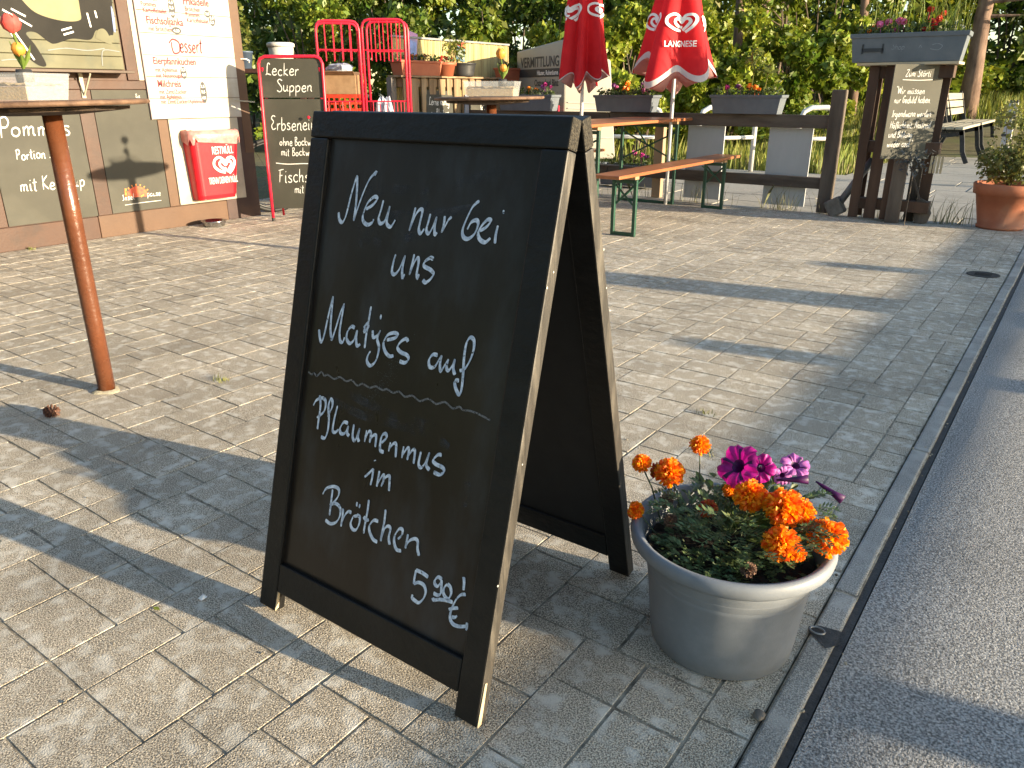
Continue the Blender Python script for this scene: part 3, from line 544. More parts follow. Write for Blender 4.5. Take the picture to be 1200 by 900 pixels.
part(k, 'rail', MB().box(WX - .0105, WX + .004, -2.5, 3.33, 1.062, 1.163), M_brown, bevel=.003)
part(k, 'corner_post', MB().box(WX - .0105, WX + .010, 4.433, 4.80, .0, 2.6), M_dkbrown, bevel=.004)
part(k, 'corner_post', MB().box(WX + .0103, WX + .013, 4.705, 4.80, .6, 2.6), M_tan)
part(k, 'white_strip', MB().box(WX - .0105, WX + .005, 3.758, 3.80, 1.236, 2.6), M_white)
part(k, 'roof', MB().box(-9.6, WX + .35, -2.8, 5.0, 2.7, 2.82), M_dkbrown, bevel=.01)
# painted shutter: pale boards with a loose dark ribbon shape and cream clouds
M_mural = mat('cream mural paint', (.105, .10, .058), (.15, .145, .088), 2.5, .5, .05, 20, spec=.2, c3=(.08, .088, .062), s3=3)
M_muraldk = mat('dark mural paint', (.010, .0092, .0078), (.018, .0165, .014), 3, .6, spec=.15)
M_muralye = mat('yellow mural paint', (.12, .105, .03), (.19, .17, .06), 4, .5)
M_muralbl = mat('blue mural paint', (.08, .13, .32), (.14, .2, .42), 4, .5)
sh = MB(); z = 1.315
for i in range(8): sh.box(WX - .0105, WX + .012, 1.2, 3.640, z, z + .096); z += .099
SHUT = part(k, 'shutter', sh, M_mural, bevel=.004)
mp = Plane((WX + .012, 0, 0), (0, 1, 0), (0, 0, 1))
def blob(m, pts, e, nm='mural_shape'):
    q = spline(pts + [pts[0]], 6)[:-1]; b = MB(); b.add([mp.at(u, v, e) for u, v in q], [tuple(range(len(q)))]); part(k, nm, b, m, on=SHUT)
blob(M_muraldk, [(2.78, 1.95), (2.76, 1.72), (2.81, 1.60), (2.86, 1.52), (2.88, 1.42), (2.97, 1.335), (3.03, 1.34), (2.98, 1.47), (2.93, 1.55), (3.0, 1.56), (3.08, 1.50), (3.13, 1.49), (3.26, 1.53), (3.40, 1.53), (3.46, 1.60), (3.52, 1.57), (3.57, 1.57), (3.60, 1.62), (3.60, 2.0), (3.2, 2.05)], .002)
blob(M_muralye, [(2.93, 1.80), (3.02, 1.70), (3.18, 1.655), (3.33, 1.66), (3.36, 1.72), (3.33, 1.95), (3.1, 2.0)], .0035)
blob(M_mural, [(3.44, 1.545), (3.47, 1.60), (3.515, 1.615), (3.545, 1.59), (3.56, 1.54), (3.56, 1.5)], .0036)
blob(M_muralbl, [(3.60, 1.60), (3.615, 1.60), (3.625, 1.72), (3.61, 1.78)], .0036)
b = MB()
for st in ([(2.80, 1.70), (2.98, 1.60)], [(2.86, 1.71), (2.95, 1.665)], [(2.84, 1.58), (2.90, 1.46), (2.95, 1.37)], [(2.82, 1.56), (2.88, 1.43)], [(3.19, 1.585), (3.27, 1.61)], [(3.20, 1.555), (3.28, 1.58)], [(3.41, 1.72), (3.42, 1.62)], [(3.475, 1.74), (3.48, 1.69)]): stroke(b, mp, [st[0], tuple((np.array(st[0]) + np.array(st[-1])) / 2), st[-1]], .012, 1, 4, .0045)
part(k, 'mural_highlights', b, M_wprint, on=SHUT)
b = MB()
for st in ([(3.06, 1.44), (3.2, 1.46), (3.36, 1.45), (3.5, 1.47)], [(3.46, 1.34), (3.47, 1.42), (3.5, 1.46), (3.62, 1.45)], [(2.72, 1.36), (2.8, 1.37), (2.86, 1.36)]): stroke(b, mp, st, .007, 1, 4, .0045)
part(k, 'mural_lines', b, mat('grey mural line', (.16, .17, .17), None, 20, .6), on=SHUT)
part(k, 'shelf', MB().box(WX + .0125, WX + .20, -2.5, 3.62, 1.285, 1.305), mat('dark shelf board', (.07, .045, .03), (.1, .07, .05), 9, .6, .2, stretch=(4, .3, 4)), bevel=.003)
for y in (3.27, 2.3): part(k, 'bracket', MB().bar((WX + .012, y, 1.10), (WX + .012, y, 1.285), .03, .008, (1, 0, 0)).bar((WX + .02, y, 1.12), (WX + .17, y, 1.278), .012, .008), M_white)
part(k, 'hook', MB().tube([(WX + .012, 4.77, 1.43), (WX + .05, 4.80, 1.43), (WX + .055, 4.83, 1.415), (WX + .04, 4.835, 1.40)], .006, 6), M_wprint)
part(k, 'door_stop', MB().bar((WX + .014, 4.62, 1.075), (WX + .05, 4.84, 1.055), .012, .012), M_white)

cb = thing('price_chalkboard', 'grey chalkboard on the kiosk wall with the word Pommes, partly behind the rusty table post', 'chalkboard', (WX + .002, 2.85, .18))
cbb = part(cb, 'board', MB().box(WX - .010, WX + .003, 2.525, 3.212, .183, 1.06), M_slate, bevel=.002)
cp = Plane((WX + .003, 0, 0), (0, 1, 0), (0, 0, 1)); b = MB()
hand(b, cp, 2.60, .83, 'Pommes', .135, .012, sq=1.12); hand(b, cp, 2.68, .665, 'Portion 3,50€', .075, .008, sq=.9); hand(b, cp, 2.66, .43, 'mit Ketchup', .10, .009, sq=.95); hand(b, cp, 3.02, .37, '!', .09, .01); stroke(b, cp, [(3.0, .33), (3.04, .33), (3.08, .335)], .008, 1)
part(cb, 'lettering', b, M_chalkw, on=cbb)
cb = thing('blank_chalkboard', 'grey chalkboard on the kiosk wall with a small red sunset emblem and no writing', 'chalkboard', (WX + .002, 3.6, .18))
cbb = part(cb, 'board', MB().box(WX - .010, WX + .003, 3.335, 3.856, .186, 1.16), M_slate, bevel=.002)
b = MB(); q = [(3.575 + .095 * math.cos(a), .30 + .09 * math.sin(a)) for a in np.linspace(0, math.pi, 16)]; b.add([cp.at(u, v, .0012) for u, v in q], [tuple(range(16))])
emb = part(cb, 'emblem', b, mat('emblem red', (.5, .05, .04), (.6, .12, .03), 30, .6))
b = MB()
for i in range(9):
    a = math.pi * (i + .5) / 9; stroke(b, cp, [(3.575 + .1 * math.cos(a), .30 + .095 * math.sin(a)), (3.575 + .115 * math.cos(a), .30 + .11 * math.sin(a))], .01, 1)
stroke(b, cp, [(3.47, .315), (3.48, .38)], .016, 1); stroke(b, cp, [(3.60, .30), (3.63, .315)], .012, 1, e=.002); part(cb, 'emblem_rays', b, mat('emblem orange', (.65, .2, .03), None, 30, .6), on=emb)
b = MB(); hand(b, cp, 3.435, .285, 'Insel', .05, .006); hand(b, cp, 3.62, .295, 'Mitte', .0, .0) if False else hand(b, cp, 3.66, .295, 'pause', .048, .006); stroke(b, cp, [(3.45, .245), (3.6, .25), (3.78, .25)], .004, 1)
part(cb, 'lettering', b, M_chalkw, on=cbb)
b = MB()
hand(b, cp, 3.70, 1.10, 'Eis', .03, .004); part(cb, 'lettering', b, M_chalkw, on=cbb)

mb_ = thing('menu_board', 'tall white menu board with red printed dishes and dark price ovals on the kiosk wall', 'menu', (WX, 4.28, .93))
bd = MB(); z = .925
for i in range(8): bd.box(WX - .0102, WX + .022, 3.815, 4.70, z + .0015, z + .168); z += .17
mbb = part(mb_, 'board', bd, mat('white menu planks', (.40, .38, .33), (.45, .43, .38), 3, .5, .05, 30, c3=(.33, .30, .235), s3=2.5), bevel=.0025)
tp = Plane((WX + .022, 0, 0), (0, 1, 0), (0, 0, 1)); b = MB(); T = lambda u, v, t, s, bo=.0: printed(b, tp, u, v, t, s, sx=.76, bold=bo + .008, e=.003)
T(3.845, 1.905, 'Bei Nuggets', .085, .01); T(3.86, 1.852, 'Brötchen', .052); T(3.86, 1.806, 'Pommes', .052); T(3.87, 1.76, 'Kartoffelsalat', .052); T(4.24, 1.925, 'mit Bockwurst', .05)
T(4.245, 1.845, 'Frikadelle', .085, .01); T(4.255, 1.795, 'Brötchen', .052); T(4.255, 1.752, 'Pommes', .052); T(4.26, 1.708, 'Kartoffelsalat', .052)
T(3.885, 1.675, 'Fischsoljanka', .085, .01); T(3.895, 1.622, 'mit Brötchen', .052)
T(3.89, 1.365, 'Eierpfannkuchen', .08, .01); T(3.90, 1.305, 'mit Apfelmus', .05); T(3.90, 1.260, 'mit Nussnougat', .05)
T(3.90, 1.185, 'Milchreis', .08, .01); T(3.905, 1.130, 'mit Zimt/Zucker', .05); T(3.905, 1.090, 'mit Apfelmus', .05); T(3.905, 1.050, 'mit Zimt/Zucker/Apfelmus', .05)
hand(b, tp, 4.19, 1.345, 'Dessert', .0, .0) if False else None
stroke(b, tp, [(4.06, 1.530), (4.10, 1.565), (4.155, 1.540), (4.15, 1.470), (4.10, 1.455), (4.085, 1.500), (4.09, 1.545)], .016, .6); hand(b, tp, 4.155, 1.465, 'essert', .13, .015, sq=.64)
part(mb_, 'lettering', b, M_red, on=mbb)
b = MB()
for u, v, ru, rv in ((4.135, 1.81, .03, .08), (4.15, 1.635, .045, .028), (4.47, 1.785, .028, .03), (4.51, 1.735, .03, .045), (4.53, 1.935, .028, .024), (4.16, 1.300, .03, .05), (4.33, 1.140, .032, .09)): disc(b, tp, u, v, ru, rv)
part(mb_, 'price_ovals', b, M_ink, on=mbb)
b = MB()
for u, v, tx in ((4.112, 1.84, '4,5'), (4.112, 1.80, '5,5'), (4.112, 1.755, '6,0'), (4.12, 1.623, '4,20'), (4.448, 1.775, '3,0'), (4.487, 1.745, '5,0'), (4.487, 1.71, '5,5'), (4.14, 1.315, '3,5'), (4.14, 1.275, '4,0'), (4.307, 1.180, '3,5'), (4.307, 1.135, '3,5'), (4.307, 1.085, '4,0'), (4.54, 1.880, '4,0')): printed(b, tp, u, v, tx, .032, bold=.01, e=.003)
part(mb_, 'price_numbers', b, M_wprint, on=mbb)
part(mb_, 'edge_strip', MB().box(WX - .0103, WX + .024, 3.803, 3.8135, .925, 2.28), mat('lilac board edge', (.25, .2, .2), None, 20, .5))
wp = thing('white_backboard', 'plain white wall board behind the red bin, below the menu board', 'wall board', (WX, 4.3, .19))
part(wp, 'board', MB().box(WX - .0102, WX + .0165, 3.953, 4.652, .19, .922), M_white, bevel=.003)

bn = thing('wall_bin', 'red wall bin marked RESTMÜLL with a white heart swirl, lined with a pink bag', 'bin', (WX + .02, 4.35, .22))
M_bin = mat('red bin plastic', (.42, .004, .012), (.50, .007, .016), 9, .4, .05, 60, rvar=.08)
bx = MB(); o = []
for z, y0, y1, dd in ((.225, 4.085, 4.475, .115), (.26, 4.08, 4.485, .122), (.78, 4.055, 4.555, .145), (.80, 4.052, 4.558, .147)):
    r = .06
    ring = [(WX + .018, y0), (WX + .018, y1)]
    for cy, cx, a0 in ((y1 - r, WX + .018 + dd - r, 90), (y0 + r, WX + .018 + dd - r, 0)):
        for q in range(7):
            a = R(a0 - 90 * q / 6); ring.append((cx + r * math.cos(a), cy + r * math.sin(a) if a0 == 90 else cy + r * math.sin(a)))
    o.append([(x, y, z) for x, y in ring])
n = len(o[0]); vs = [p for rr in o for p in rr]
bx.add(vs, [(i * n + j, i * n + (j + 1) % n, (i + 1) * n + (j + 1) % n, (i + 1) * n + j) for i in range(3) for j in range(n)] + [tuple(range(n))])
bbod = part(bn, 'bin_body', bx, M_bin, bevel=.004)
M_bag = mat('pink bin bag', (.62, .22, .20), (.75, .36, .32), 14, .3, .6, 24, trans=.25)
rnd = random.Random(4); bg_ = MB(); rows = []
for t, grow in ((0, .010), (.35, .014), (.7, .012), (1, .006), (1.12, -.02)):
    rows.append([(x + (grow + .004 * math.sin(j * 2.3)) * (1 if x > WX + .05 else .2), 4.305 + (y - 4.305) * (1 + grow * 2.2), .815 - (1 - t) * (.05 + .07 * math.sin(j * .9 + .6) ** 2) + rnd.uniform(-.006, .006)) for j, (x, y, z) in enumerate(o[-1])])
bg_.add([p for rr in rows for p in rr], [(i * n + j, i * n + (j + 1) % n, (i + 1) * n + (j + 1) % n, (i + 1) * n + j) for i in range(4) for j in range(n)])
part(bn, 'bin_bag', bg_, M_bag, smooth=True)
bp = Plane((WX + .018 + .124, 4.375, .26), (0, 1, 0), (.023, 0, .52)); b = MB()
printed(b, bp, -.025, .36, 'RESTMÜLL', .095, 'CENTER', .5, .003, .006); printed(b, bp, -.045, .10, 'TRENN DEINEN MÜLL', .085, 'CENTER', .36, .0, .006); swirl_heart(b, bp, -.02, .245, .11, .023, .007)
part(bn, 'lettering', b, M_wprint, on=bbod)
bw = thing('dog_bowl', 'shiny steel dog bowl on the paving below the red bin', 'bowl', (-6.36, 4.13, 0))
MB().lathe([(.001, .004), (.07, .003), (.085, .0), (.09, .004), (.105, .045), (.112, .052), (.106, .052), (.088, .015), (.001, .010)], 32).build('bowl', mat('bowl steel', (.35, .35, .36), (.5, .5, .52), 30, .22, metal=1), bw, smooth=True)

# ============================================================ ROUND STANDING TABLES
M_rust = mat('brown painted pipe', (.105, .034, .0145), (.14, .047, .02), 12, .27, .22, 42, rvar=.1, c3=(.12, .045, .022), s3=9)
M_top = mat('weathered table edge', (.10, .055, .032), (.19, .11, .065), 20, .7, .5, 60)
def stand_table(loc, label, tilt):
    t = thing('standing_table', label, 'table', loc, 0, 'round standing tables')
    MB().tube([(0, 0, 0), (0, 0, .3), (0, 0, .7), (0, 0, 1.075)], .0325, 28).build('pole', M_rust, t, smooth=True)
    rnd = random.Random(int(loc[0] * 10)); prof = [(.001, 1.098), (.02, 1.098), (.33, 1.099), (.352, 1.101), (.357, 1.108), (.354, 1.116), (.33, 1.1185), (.001, 1.1185)]
    tp = MB().lathe(prof, 64, rf=lambda r, z, a: r * (1 + .004 * math.sin(9 * a))); tp.build('table_top', M_top, t, rot=(R(tilt), R(-tilt), 0), smooth=True)
    un = MB().lathe([(.001, 1.07), (.12, 1.07), (.26, 1.083), (.262, 1.0955), (.001, 1.0955)], 40, rf=lambda r, z, a: r * (1 + .05 * math.sin(7 * a) + .04 * math.sin(13 * a)) if r > .2 else r); un.build('underside_board', mat('dark ragged board', (.03, .02, .013), (.07, .045, .03), 26, .9, 1, 50), t, rot=(R(tilt), R(-tilt), 0))
    ft = MB().lathe([(.034, 0), (.052, .0), (.046, .005), (.034, .010)], 20, rf=lambda r, z, a: r * (1 + .15 * math.sin(3 * a + 1))); ft.build('mortar_foot', mat('mortar', (.35, .3, .2), (.42, .38, .28), 60, .95, .6), t)
    return t
stand_table((-3.079, 1.405, 0), 'nearest brown standing table, its bare pipe post set in the paving at the left', .9)
stand_table((-3.215, 4.20, 0), 'round standing table seen just above the black pavement board, in front of the pallet counter', .5)
M_clear = glassy('clear plastic', (.75, .76, .76), alpha=.16, rough=.1)
M_sand = mat('pale sand', (.34, .235, .11), (.44, .32, .16), 90, .95, .6, 120)
M_tulip = mat('coral tulip', (.62, .07, .06), (.72, .14, .11), 14, .5, trans=.2)
M_tulipy = mat('yellow orange tulip', (.70, .28, .04), (.75, .42, .08), 14, .5, trans=.2)
M_tleaf = mat('tulip leaf', (.12, .20, .03), (.2, .28, .05), 12, .5, trans=.25)
def sandbox(loc, rz, label, up, lo):
    t = thing('sand_tray', label, 'tub', loc, rz, 'clear tubs of sand on the standing tables')
    a, b, h = .15, .095, .085; m = MB()
    for sx, sy, hx, hy in ((1, 0, .0015, b), (-1, 0, .0015, b), (0, 1, a, .0015), (0, -1, a, .0015)):
        m.prism([(-(hx if sy else hy), 0), ((hx if sy else hy), 0), ((hx if sy else hy) + .012, h), (-(hx if sy else hy) - .012, h)], (sx * a, sy * b, .002), (0, 1, 0) if sx else (1, 0, 0), (sx * .13, sy * .13, 1), (sx * .002, sy * .002, 0))
    m.build('plastic_tub', M_clear, t)
    m = MB(); m.box(-a - .016, a + .016, b + .009, b + .016, h, h + .007).box(-a - .016, a + .016, -b - .016, -b - .009, h, h + .007).box(-a - .016, -a - .009, -b - .009, b + .009, h, h + .007).box(a + .009, a + .016, -b - .009, b + .009, h, h + .007); m.build('tub_rim', M_clear, t, bevel=.002)
    s = MB(); gx = 14; rnd = random.Random(5)
    for j in range(gx + 1):
        for i in range(gx + 1): s.v.append((-a * .985 + a * 1.97 * i / gx, -b * .985 + b * 1.97 * j / gx, .054 + rnd.uniform(-.006, .008)))
    s.f = [(j * (gx + 1) + i, j * (gx + 1) + i + 1, (j + 1) * (gx + 1) + i + 1, (j + 1) * (gx + 1) + i) for j in range(gx) for i in range(gx)]; s.m = [0] * len(s.f); s.box(-a * .985, a * .985, -b * .985, b * .985, .004, .046); s.build('sand', M_sand, t)
    tl = thing('tulip_ornament', up, 'tulip', (loc[0] + .055, loc[1] + .035, loc[2] + .055), rz, 'tulips stuck in the sand tubs')
    MB().lathe([(.001, 0), (.028, 0), (.03, .03), (.024, .05), (.001, .05)], 20).build('tulip_pot', mat('dark tulip pot', (.03, .03, .03), None, 9, .6), tl, smooth=True)
    MB().tube([(0, 0, .04), (.004, 0, .10), (-.012, 0, .17)], .0045, 8).build('stem', M_tleaf, tl, smooth=True)
    def head(c, r, m, d):
        c = Vector(c)
        for i in range(6):
            aa = 6.283 * i / 6 + d; mm = MB(); ps = []
            for q, (rr, z) in enumerate(((.15, 0), (.8, .45), (1, 1.0), (.85, 1.5), (.45, 1.95))):
                for jj in (-1, 0, 1):
                    ww = (.25, .6, .62, .5, .12)[q]; ps.append(c + Vector((math.cos(aa + jj * ww) * rr * r, math.sin(aa + jj * ww) * rr * r, z * r + (.03 * r if jj == 0 else 0))))
            mm.add(ps, [(q * 3 + j, q * 3 + j + 1, q * 3 + j + 4, q * 3 + j + 3) for q in range(4) for j in range(2)]); mm.build('petal', m, tl, smooth=True)
    head((-.012, 0, .165), .033, up.startswith('coral') and M_tulip or M_tulipy, 0); head((.006, -.01, .09), .024, lo, .5)
    for i, (dx, dy, hh) in enumerate(((-.035, 0, .10), (.04, .01, .085), (-.015, .02, .07), (.02, -.02, .06))):
        m = MB(); m.add([(0, 0, .045), (dx * .5 - .009, dy * .5, .045 + hh * .5), (dx, dy, .045 + hh), (dx * .5 + .009, dy * .5 + .006, .045 + hh * .5)], [(0, 1, 2), (0, 2, 3)]); m.build('leaf', M_tleaf, tl)
sandbox((-3.19, 1.33, 1.1185), R(25), 'clear plastic tub of sand with a coral tulip on the nearest standing table', 'coral red tulip ornament in the sand tub on the nearest table', M_tulipy)
sandbox((-3.19, 4.18, 1.1185), R(25), 'clear plastic tub of sand with a yellow tulip on the standing table by the pallets', 'yellow and orange tulip ornament in the sand tub by the pallet counter', M_tulipy)

# ============================================================ RED FRAMED SOUP BOARD
sb = thing('soup_board', 'tall chalkboard in a red tube frame advertising Lecker Suppen beside the kiosk corner', 'chalkboard', (-5.93, 4.80, 0), R(36))
M_redtube = mat('red lacquered tube', (.55, .012, .035), (.64, .02, .05), 8, .35, .05, 60)
W2, Hh, tl_ = .285, 1.44, .06
def yy(z): return z * tl_ - .0
fr = [(-W2, -yy(0), .02), (-W2, 0.0, .5), (-W2, .03, 1.0), (-W2, .05, Hh - .06), (-W2 + .018, .052, Hh - .018), (-W2 + .06, .053, Hh), (W2 - .06, .053, Hh), (W2 - .018, .052, Hh - .018), (W2, .05, Hh - .06), (W2, .03, 1.0), (W2, 0, .5), (W2, 0, .02)]
MB().tube(fr, .0145, 10).build('frame', M_redtube, sb, smooth=True)
for sx in (-1, 1): MB().tube([(sx * (W2 - .03), .055, 1.35), (sx * (W2 - .03), .16, .6), (sx * (W2 - .03), .25, .02)], .011, 8).build('prop_leg', M_redtube, sb, smooth=True)
for sx in (-1, 1): MB().tube([(sx * W2, 0, 0), (sx * W2, 0, .03)], .016, 10).build('foot_cap', mat('black rubber', (.012, .012, .012), None, 9, .6), sb)
bpl = MB(); sl_ = Vector((0, .045, 1)).normalized()
bpl.obox(Vector((0, .0, .12)) + sl_ * .483, (1, 0, 0), sl_.cross(Vector((1, 0, 0))), sl_, W2 - .013, .004, .483)
SBB = bpl.build('board', M_slate, sb)
MB().obox(Vector((0, .0, .12)) + sl_ * 1.14, (1, 0, 0), sl_.cross(Vector((1, 0, 0))), sl_, W2 - .013, .004, .163).build('board', M_slate, sb)
spn = Plane(Vector((0, -.0045, .12)), (1, 0, 0), sl_); b = MB()
hand(b, spn, -.23, 1.165, 'Lecker', .10, .009, sq=1.0); hand(b, spn, -.145, 1.03, 'Suppen', .10, .009, sq=1.02)
hand(b, spn, -.225, .70, 'Erbseneintopf', .115, .009, sq=.84); hand(b, spn, -.16, .565, 'ohne Bockwurst', .07, .008, sq=.8); hand(b, spn, -.155, .475, 'mit Bockwurst', .07, .008, sq=.85)
hand(b, spn, -.20, .235, 'Fischsoljanka', .125, .01, sq=.85); hand(b, spn, -.06, .14, 'mit Brötchen', .075, .008, sq=.9); stroke(b, spn, [(-.21, .41), (-.1, .40), (.05, .405), (.2, .40)], .008, 1)
b.build('lettering', M_chalkw, SBB)
b = MB(); b.ball((.135, -.008, .93), .014, 10, 6, sc=(1, .5, 1)); b.build('magnet', M_redtube, sb)

# ============================================================ ROLL CONTAINERS AND GOODS BEHIND
def roll(loc, rz, label, w=.43, d=.30, top=1.82):
    t = thing('roll_container', label, 'roll cage', loc, rz, 'red roll containers')
    for sy in (-1, 1):
        m = MB(); y = sy * d / 2; m.tube([(-w / 2, y, .12), (-w / 2, y, top - .08), (-w / 2 + .012, y, top - .035), (-w / 2 + .035, y, top - .010), (-w / 2 + .08, y, top), (w / 2 - .08, y, top), (w / 2 - .035, y, top - .010), (w / 2 - .012, y, top - .035), (w / 2, y, top - .08), (w / 2, y, .12)], .0135, 8)
        m.build('side_hoop', M_redtube, t, smooth=True)
        m = MB()
        for i in range(1, 5): m.tube([(-w / 2 + w * i / 5, y, 1.45), (-w / 2 + w * i / 5, y, top - .005)], .0055, 6)
        for z in (1.55, 1.05, .75, .45): m.tube([(-w / 2, y, z), (w / 2, y, z)], .006, 5)
        for i in range(1, 6): m.tube([(-w / 2 + w * i / 6, y, .2), (-w / 2 + w * i / 6, y, 1.05)], .0045, 5)
        m.build('side_bars', M_redtube, t)
    MB().box(-w / 2, w / 2, -d / 2, d / 2, .12, .15).build('floor_plate', M_redtube, t, bevel=.004)
    for sx in (-1, 1):
        for sy in (-1, 1): MB().tube([(sx * w * .42 - .012, sy * d * .42, .06), (sx * w * .42 + .012, sy * d * .42, .06)], .055, 14).build('castor', mat('castor rubber', (.02, .02, .02), None, 9, .5), t)
    return t
roll((-6.62, 6.02, 0), R(49), 'red tubular roll container behind the soup board, left of the two')
roll((-6.28, 6.38, 0), R(37), 'red tubular roll container next to the pallet counter, right of the two', w=.44, top=1.84)
M_crate = mat('red crate plastic', (.45, .03, .015), (.55, .05, .02), 9, .45); M_cardb = mat('brown cardboard', (.22, .13, .065), (.29, .18, .095), 12, .8, .1)
def crate(loc, rz, label, m, a=.36, b=.26, h=.17):
    t = thing('bottle_crate', label, 'crate', loc, rz); q = MB()
    for z0, z1 in ((0, .03), (.07, .09), (h - .035, h)):
        q.box(-a / 2, a / 2, -b / 2, -b / 2 + .012, z0, z1).box(-a / 2, a / 2, b / 2 - .012, b / 2, z0, z1).box(-a / 2, -a / 2 + .012, -b / 2 + .012, b / 2 - .012, z0, z1).box(a / 2 - .012, a / 2, -b / 2 + .012, b / 2 - .012, z0, z1)
    for i in range(7):
        x = -a / 2 + .012 + (a - .024) * i / 6; q.box(x - .008, x + .008, -b / 2 + .002, -b / 2 + .010, .0, h - .003); q.box(x - .008, x + .008, b / 2 - .010, b / 2 - .002, .0, h - .003)
    q.box(-a / 2 + .012, a / 2 - .012, -b / 2 + .012, b / 2 - .012, .004, .012); q.build('crate_body', m, t)
crate((-6.62, 6.02, .95), R(36), 'red plastic bottle crate under the cardboard box in the roll container', M_crate)
for i, z in enumerate((.15, .33, .51, .69)): crate((-6.62, 6.02, z), R(36), ['red crate at the bottom of the stack in the roll container', 'red crate second from the bottom in the roll container', 'red crate in the middle of the stack in the roll container', 'red crate just under the top crate in the roll container'][i], M_crate) if False else None
t = thing('cardboard_box', 'open brown cardboard box on the red crate in the roll container', 'box', (-6.62, 6.02, 1.122), R(36))
MB().box(-.18, .18, -.12, .12, 0, .19).build('box_body', M_cardb, t, bevel=.003)
MB().obox((0, -.15, .20), (1, 0, 0), V(0, -.8, .4).normalized(), V(0, .4, .8).normalized(), .175, .05, .002).build('flap', M_cardb, t); MB().obox((0, .15, .20), (1, 0, 0), V(0, .8, .4).normalized(), V(0, -.4, .8).normalized(), .175, .05, .002).build('flap', M_cardb, t)
# packing film / cloth heaped over the goods
def heap(loc, rx, ry, rz_, label, m, cat, seed):
    rnd = random.Random(seed); t = thing('plastic_sheet', label, cat, loc); q = MB(); q.ball((0, 0, 0), 1, 16, 10, jit=.16); q.v = [(x * rx, y * ry, max(0, rz_ * (1 + z))) for x, y, z in q.v]; q.build('sheet', m, t)
M_film = mat('bluish packing film', (.36, .39, .45), (.50, .53, .58), 6, .3, .5, 12)
heap((-6.62, 6.02, 1.315), .17, .11, .055, 'crumpled pale packing film lying on the cardboard box', M_film, 'packing film', 1)
heap((-6.32, 6.36, .155), .15, .16, .46, 'bluish packing film heaped inside the right roll container', M_film, 'packing film', 2)
t = thing('hand_crate', 'grey folding crate wedged beside the roll containers', 'crate', (-6.02, 6.70, .0), R(36)); MB().box(-.17, .17, -.14, .14, 0, .92).build('crate_body', mat('grey crate', (.10, .085, .075), (.15, .13, .12), 9, .6), t, bevel=.006); MB().box(-.15, .15, -.145, -.1405, .70, .88).build('label_panel', mat('dull red', (.20, .05, .04), None, 9, .6), t)
# stool with bucket and plant behind the soup board
tb = thing('wooden_crate_table', 'dark wooden side table behind the soup board', 'table', (-6.95, 5.35, 0), R(36)); MB().box(-.42, .42, -.2, .2, 1.32, 1.36).build('table_top', M_dkbrown, tb, bevel=.004)
for sx in (-1, 1):
    for sy in (-1, 1): MB().box(sx * .38 - .025, sx * .38 + .025, sy * .16 - .025, sy * .16 + .025, 0, 1.32).build('leg', M_dkbrown, tb)
bk = thing('bucket', 'white plastic bucket with lid standing behind the soup board', 'bucket', (-6.82, 5.44, 1.36), 0)
MB().lathe([(.001, 0), (.105, 0), (.125, .215), (.001, .215)], 32).build('bucket_body', mat('white bucket', (.55, .54, .50), None, 9, .4), bk, smooth=True); MB().lathe([(.13, .205), (.136, .205), (.136, .235), (.12, .245), (.001, .245)], 32).build('lid', mat('white bucket', (.6, .58, .5)), bk, smooth=True)
hp = thing('blue_pot', 'small blue pot of trailing greenery behind the soup board', 'flower pot', (-7.10, 5.20, 1.36)); MB().lathe([(.001, 0), (.06, 0), (.085, .15), (.09, .15), (.09, .165), (.07, .165), (.001, .15)], 28).build('pot_body', mat('blue pot', (.07, .10, .16), (.1, .14, .2), 9, .4), hp, smooth=True)
M_bright = mat('yellow green leaf', (.10, .13, .02), (.22, .25, .05), 5, .5, trans=.35, island=.3)
leaves('plant', M_bright, [(0, 0, .32, .09, .09, .18), (-.03, 0, .5, .05, .05, .12)], 260, .05, hp, 5)
bi = thing('bicycle', 'black bicycle leaning between the kiosk corner and the soup board', 'bicycle', (-6.62, 5.02, .36), R(70)); q = MB(); q.tube([(.34 * math.cos(a), 0, .34 * math.sin(a)) for a in np.linspace(0, 6.283, 40)], .022, 8); q.build('tyre', MATS['black rubber'], bi, smooth=True)
q = MB(); q.tube([(.315 * math.cos(a), 0, .315 * math.sin(a)) for a in np.linspace(0, 6.283, 40)], .01, 6); q.build('rim', mat('rim steel', (.05, .05, .05), None, 9, .4, metal=.5), bi, smooth=True); q = MB()
for i in range(18): a = 6.283 * i / 18; q.tube([(.02 * math.cos(a + 1), 0, .02 * math.sin(a + 1)), (.315 * math.cos(a), 0, .315 * math.sin(a))], .0015, 4)
q.tube([(0, -.03, 0), (0, .03, 0)], .02, 10); q.build('spokes', MATS['rim steel'], bi); q = MB(); q.tube([(0, 0, 0), (.12, 0, .42), (.16, 0, .62)], .016, 8).tube([(.12, 0, .42), (.62, 0, .30), (.75, 0, -.02)], .018, 8).tube([(.16, 0, .62), (.60, 0, .52)], .018, 8); q.build('bicycle_frame', M_ink, bi); MB().tube([(.17, -.26, .66), (.12, -.15, .70), (.15, 0, .66), (.12, .15, .70), (.17, .26, .66)], .012, 8).build('handlebar', M_ink, bi)

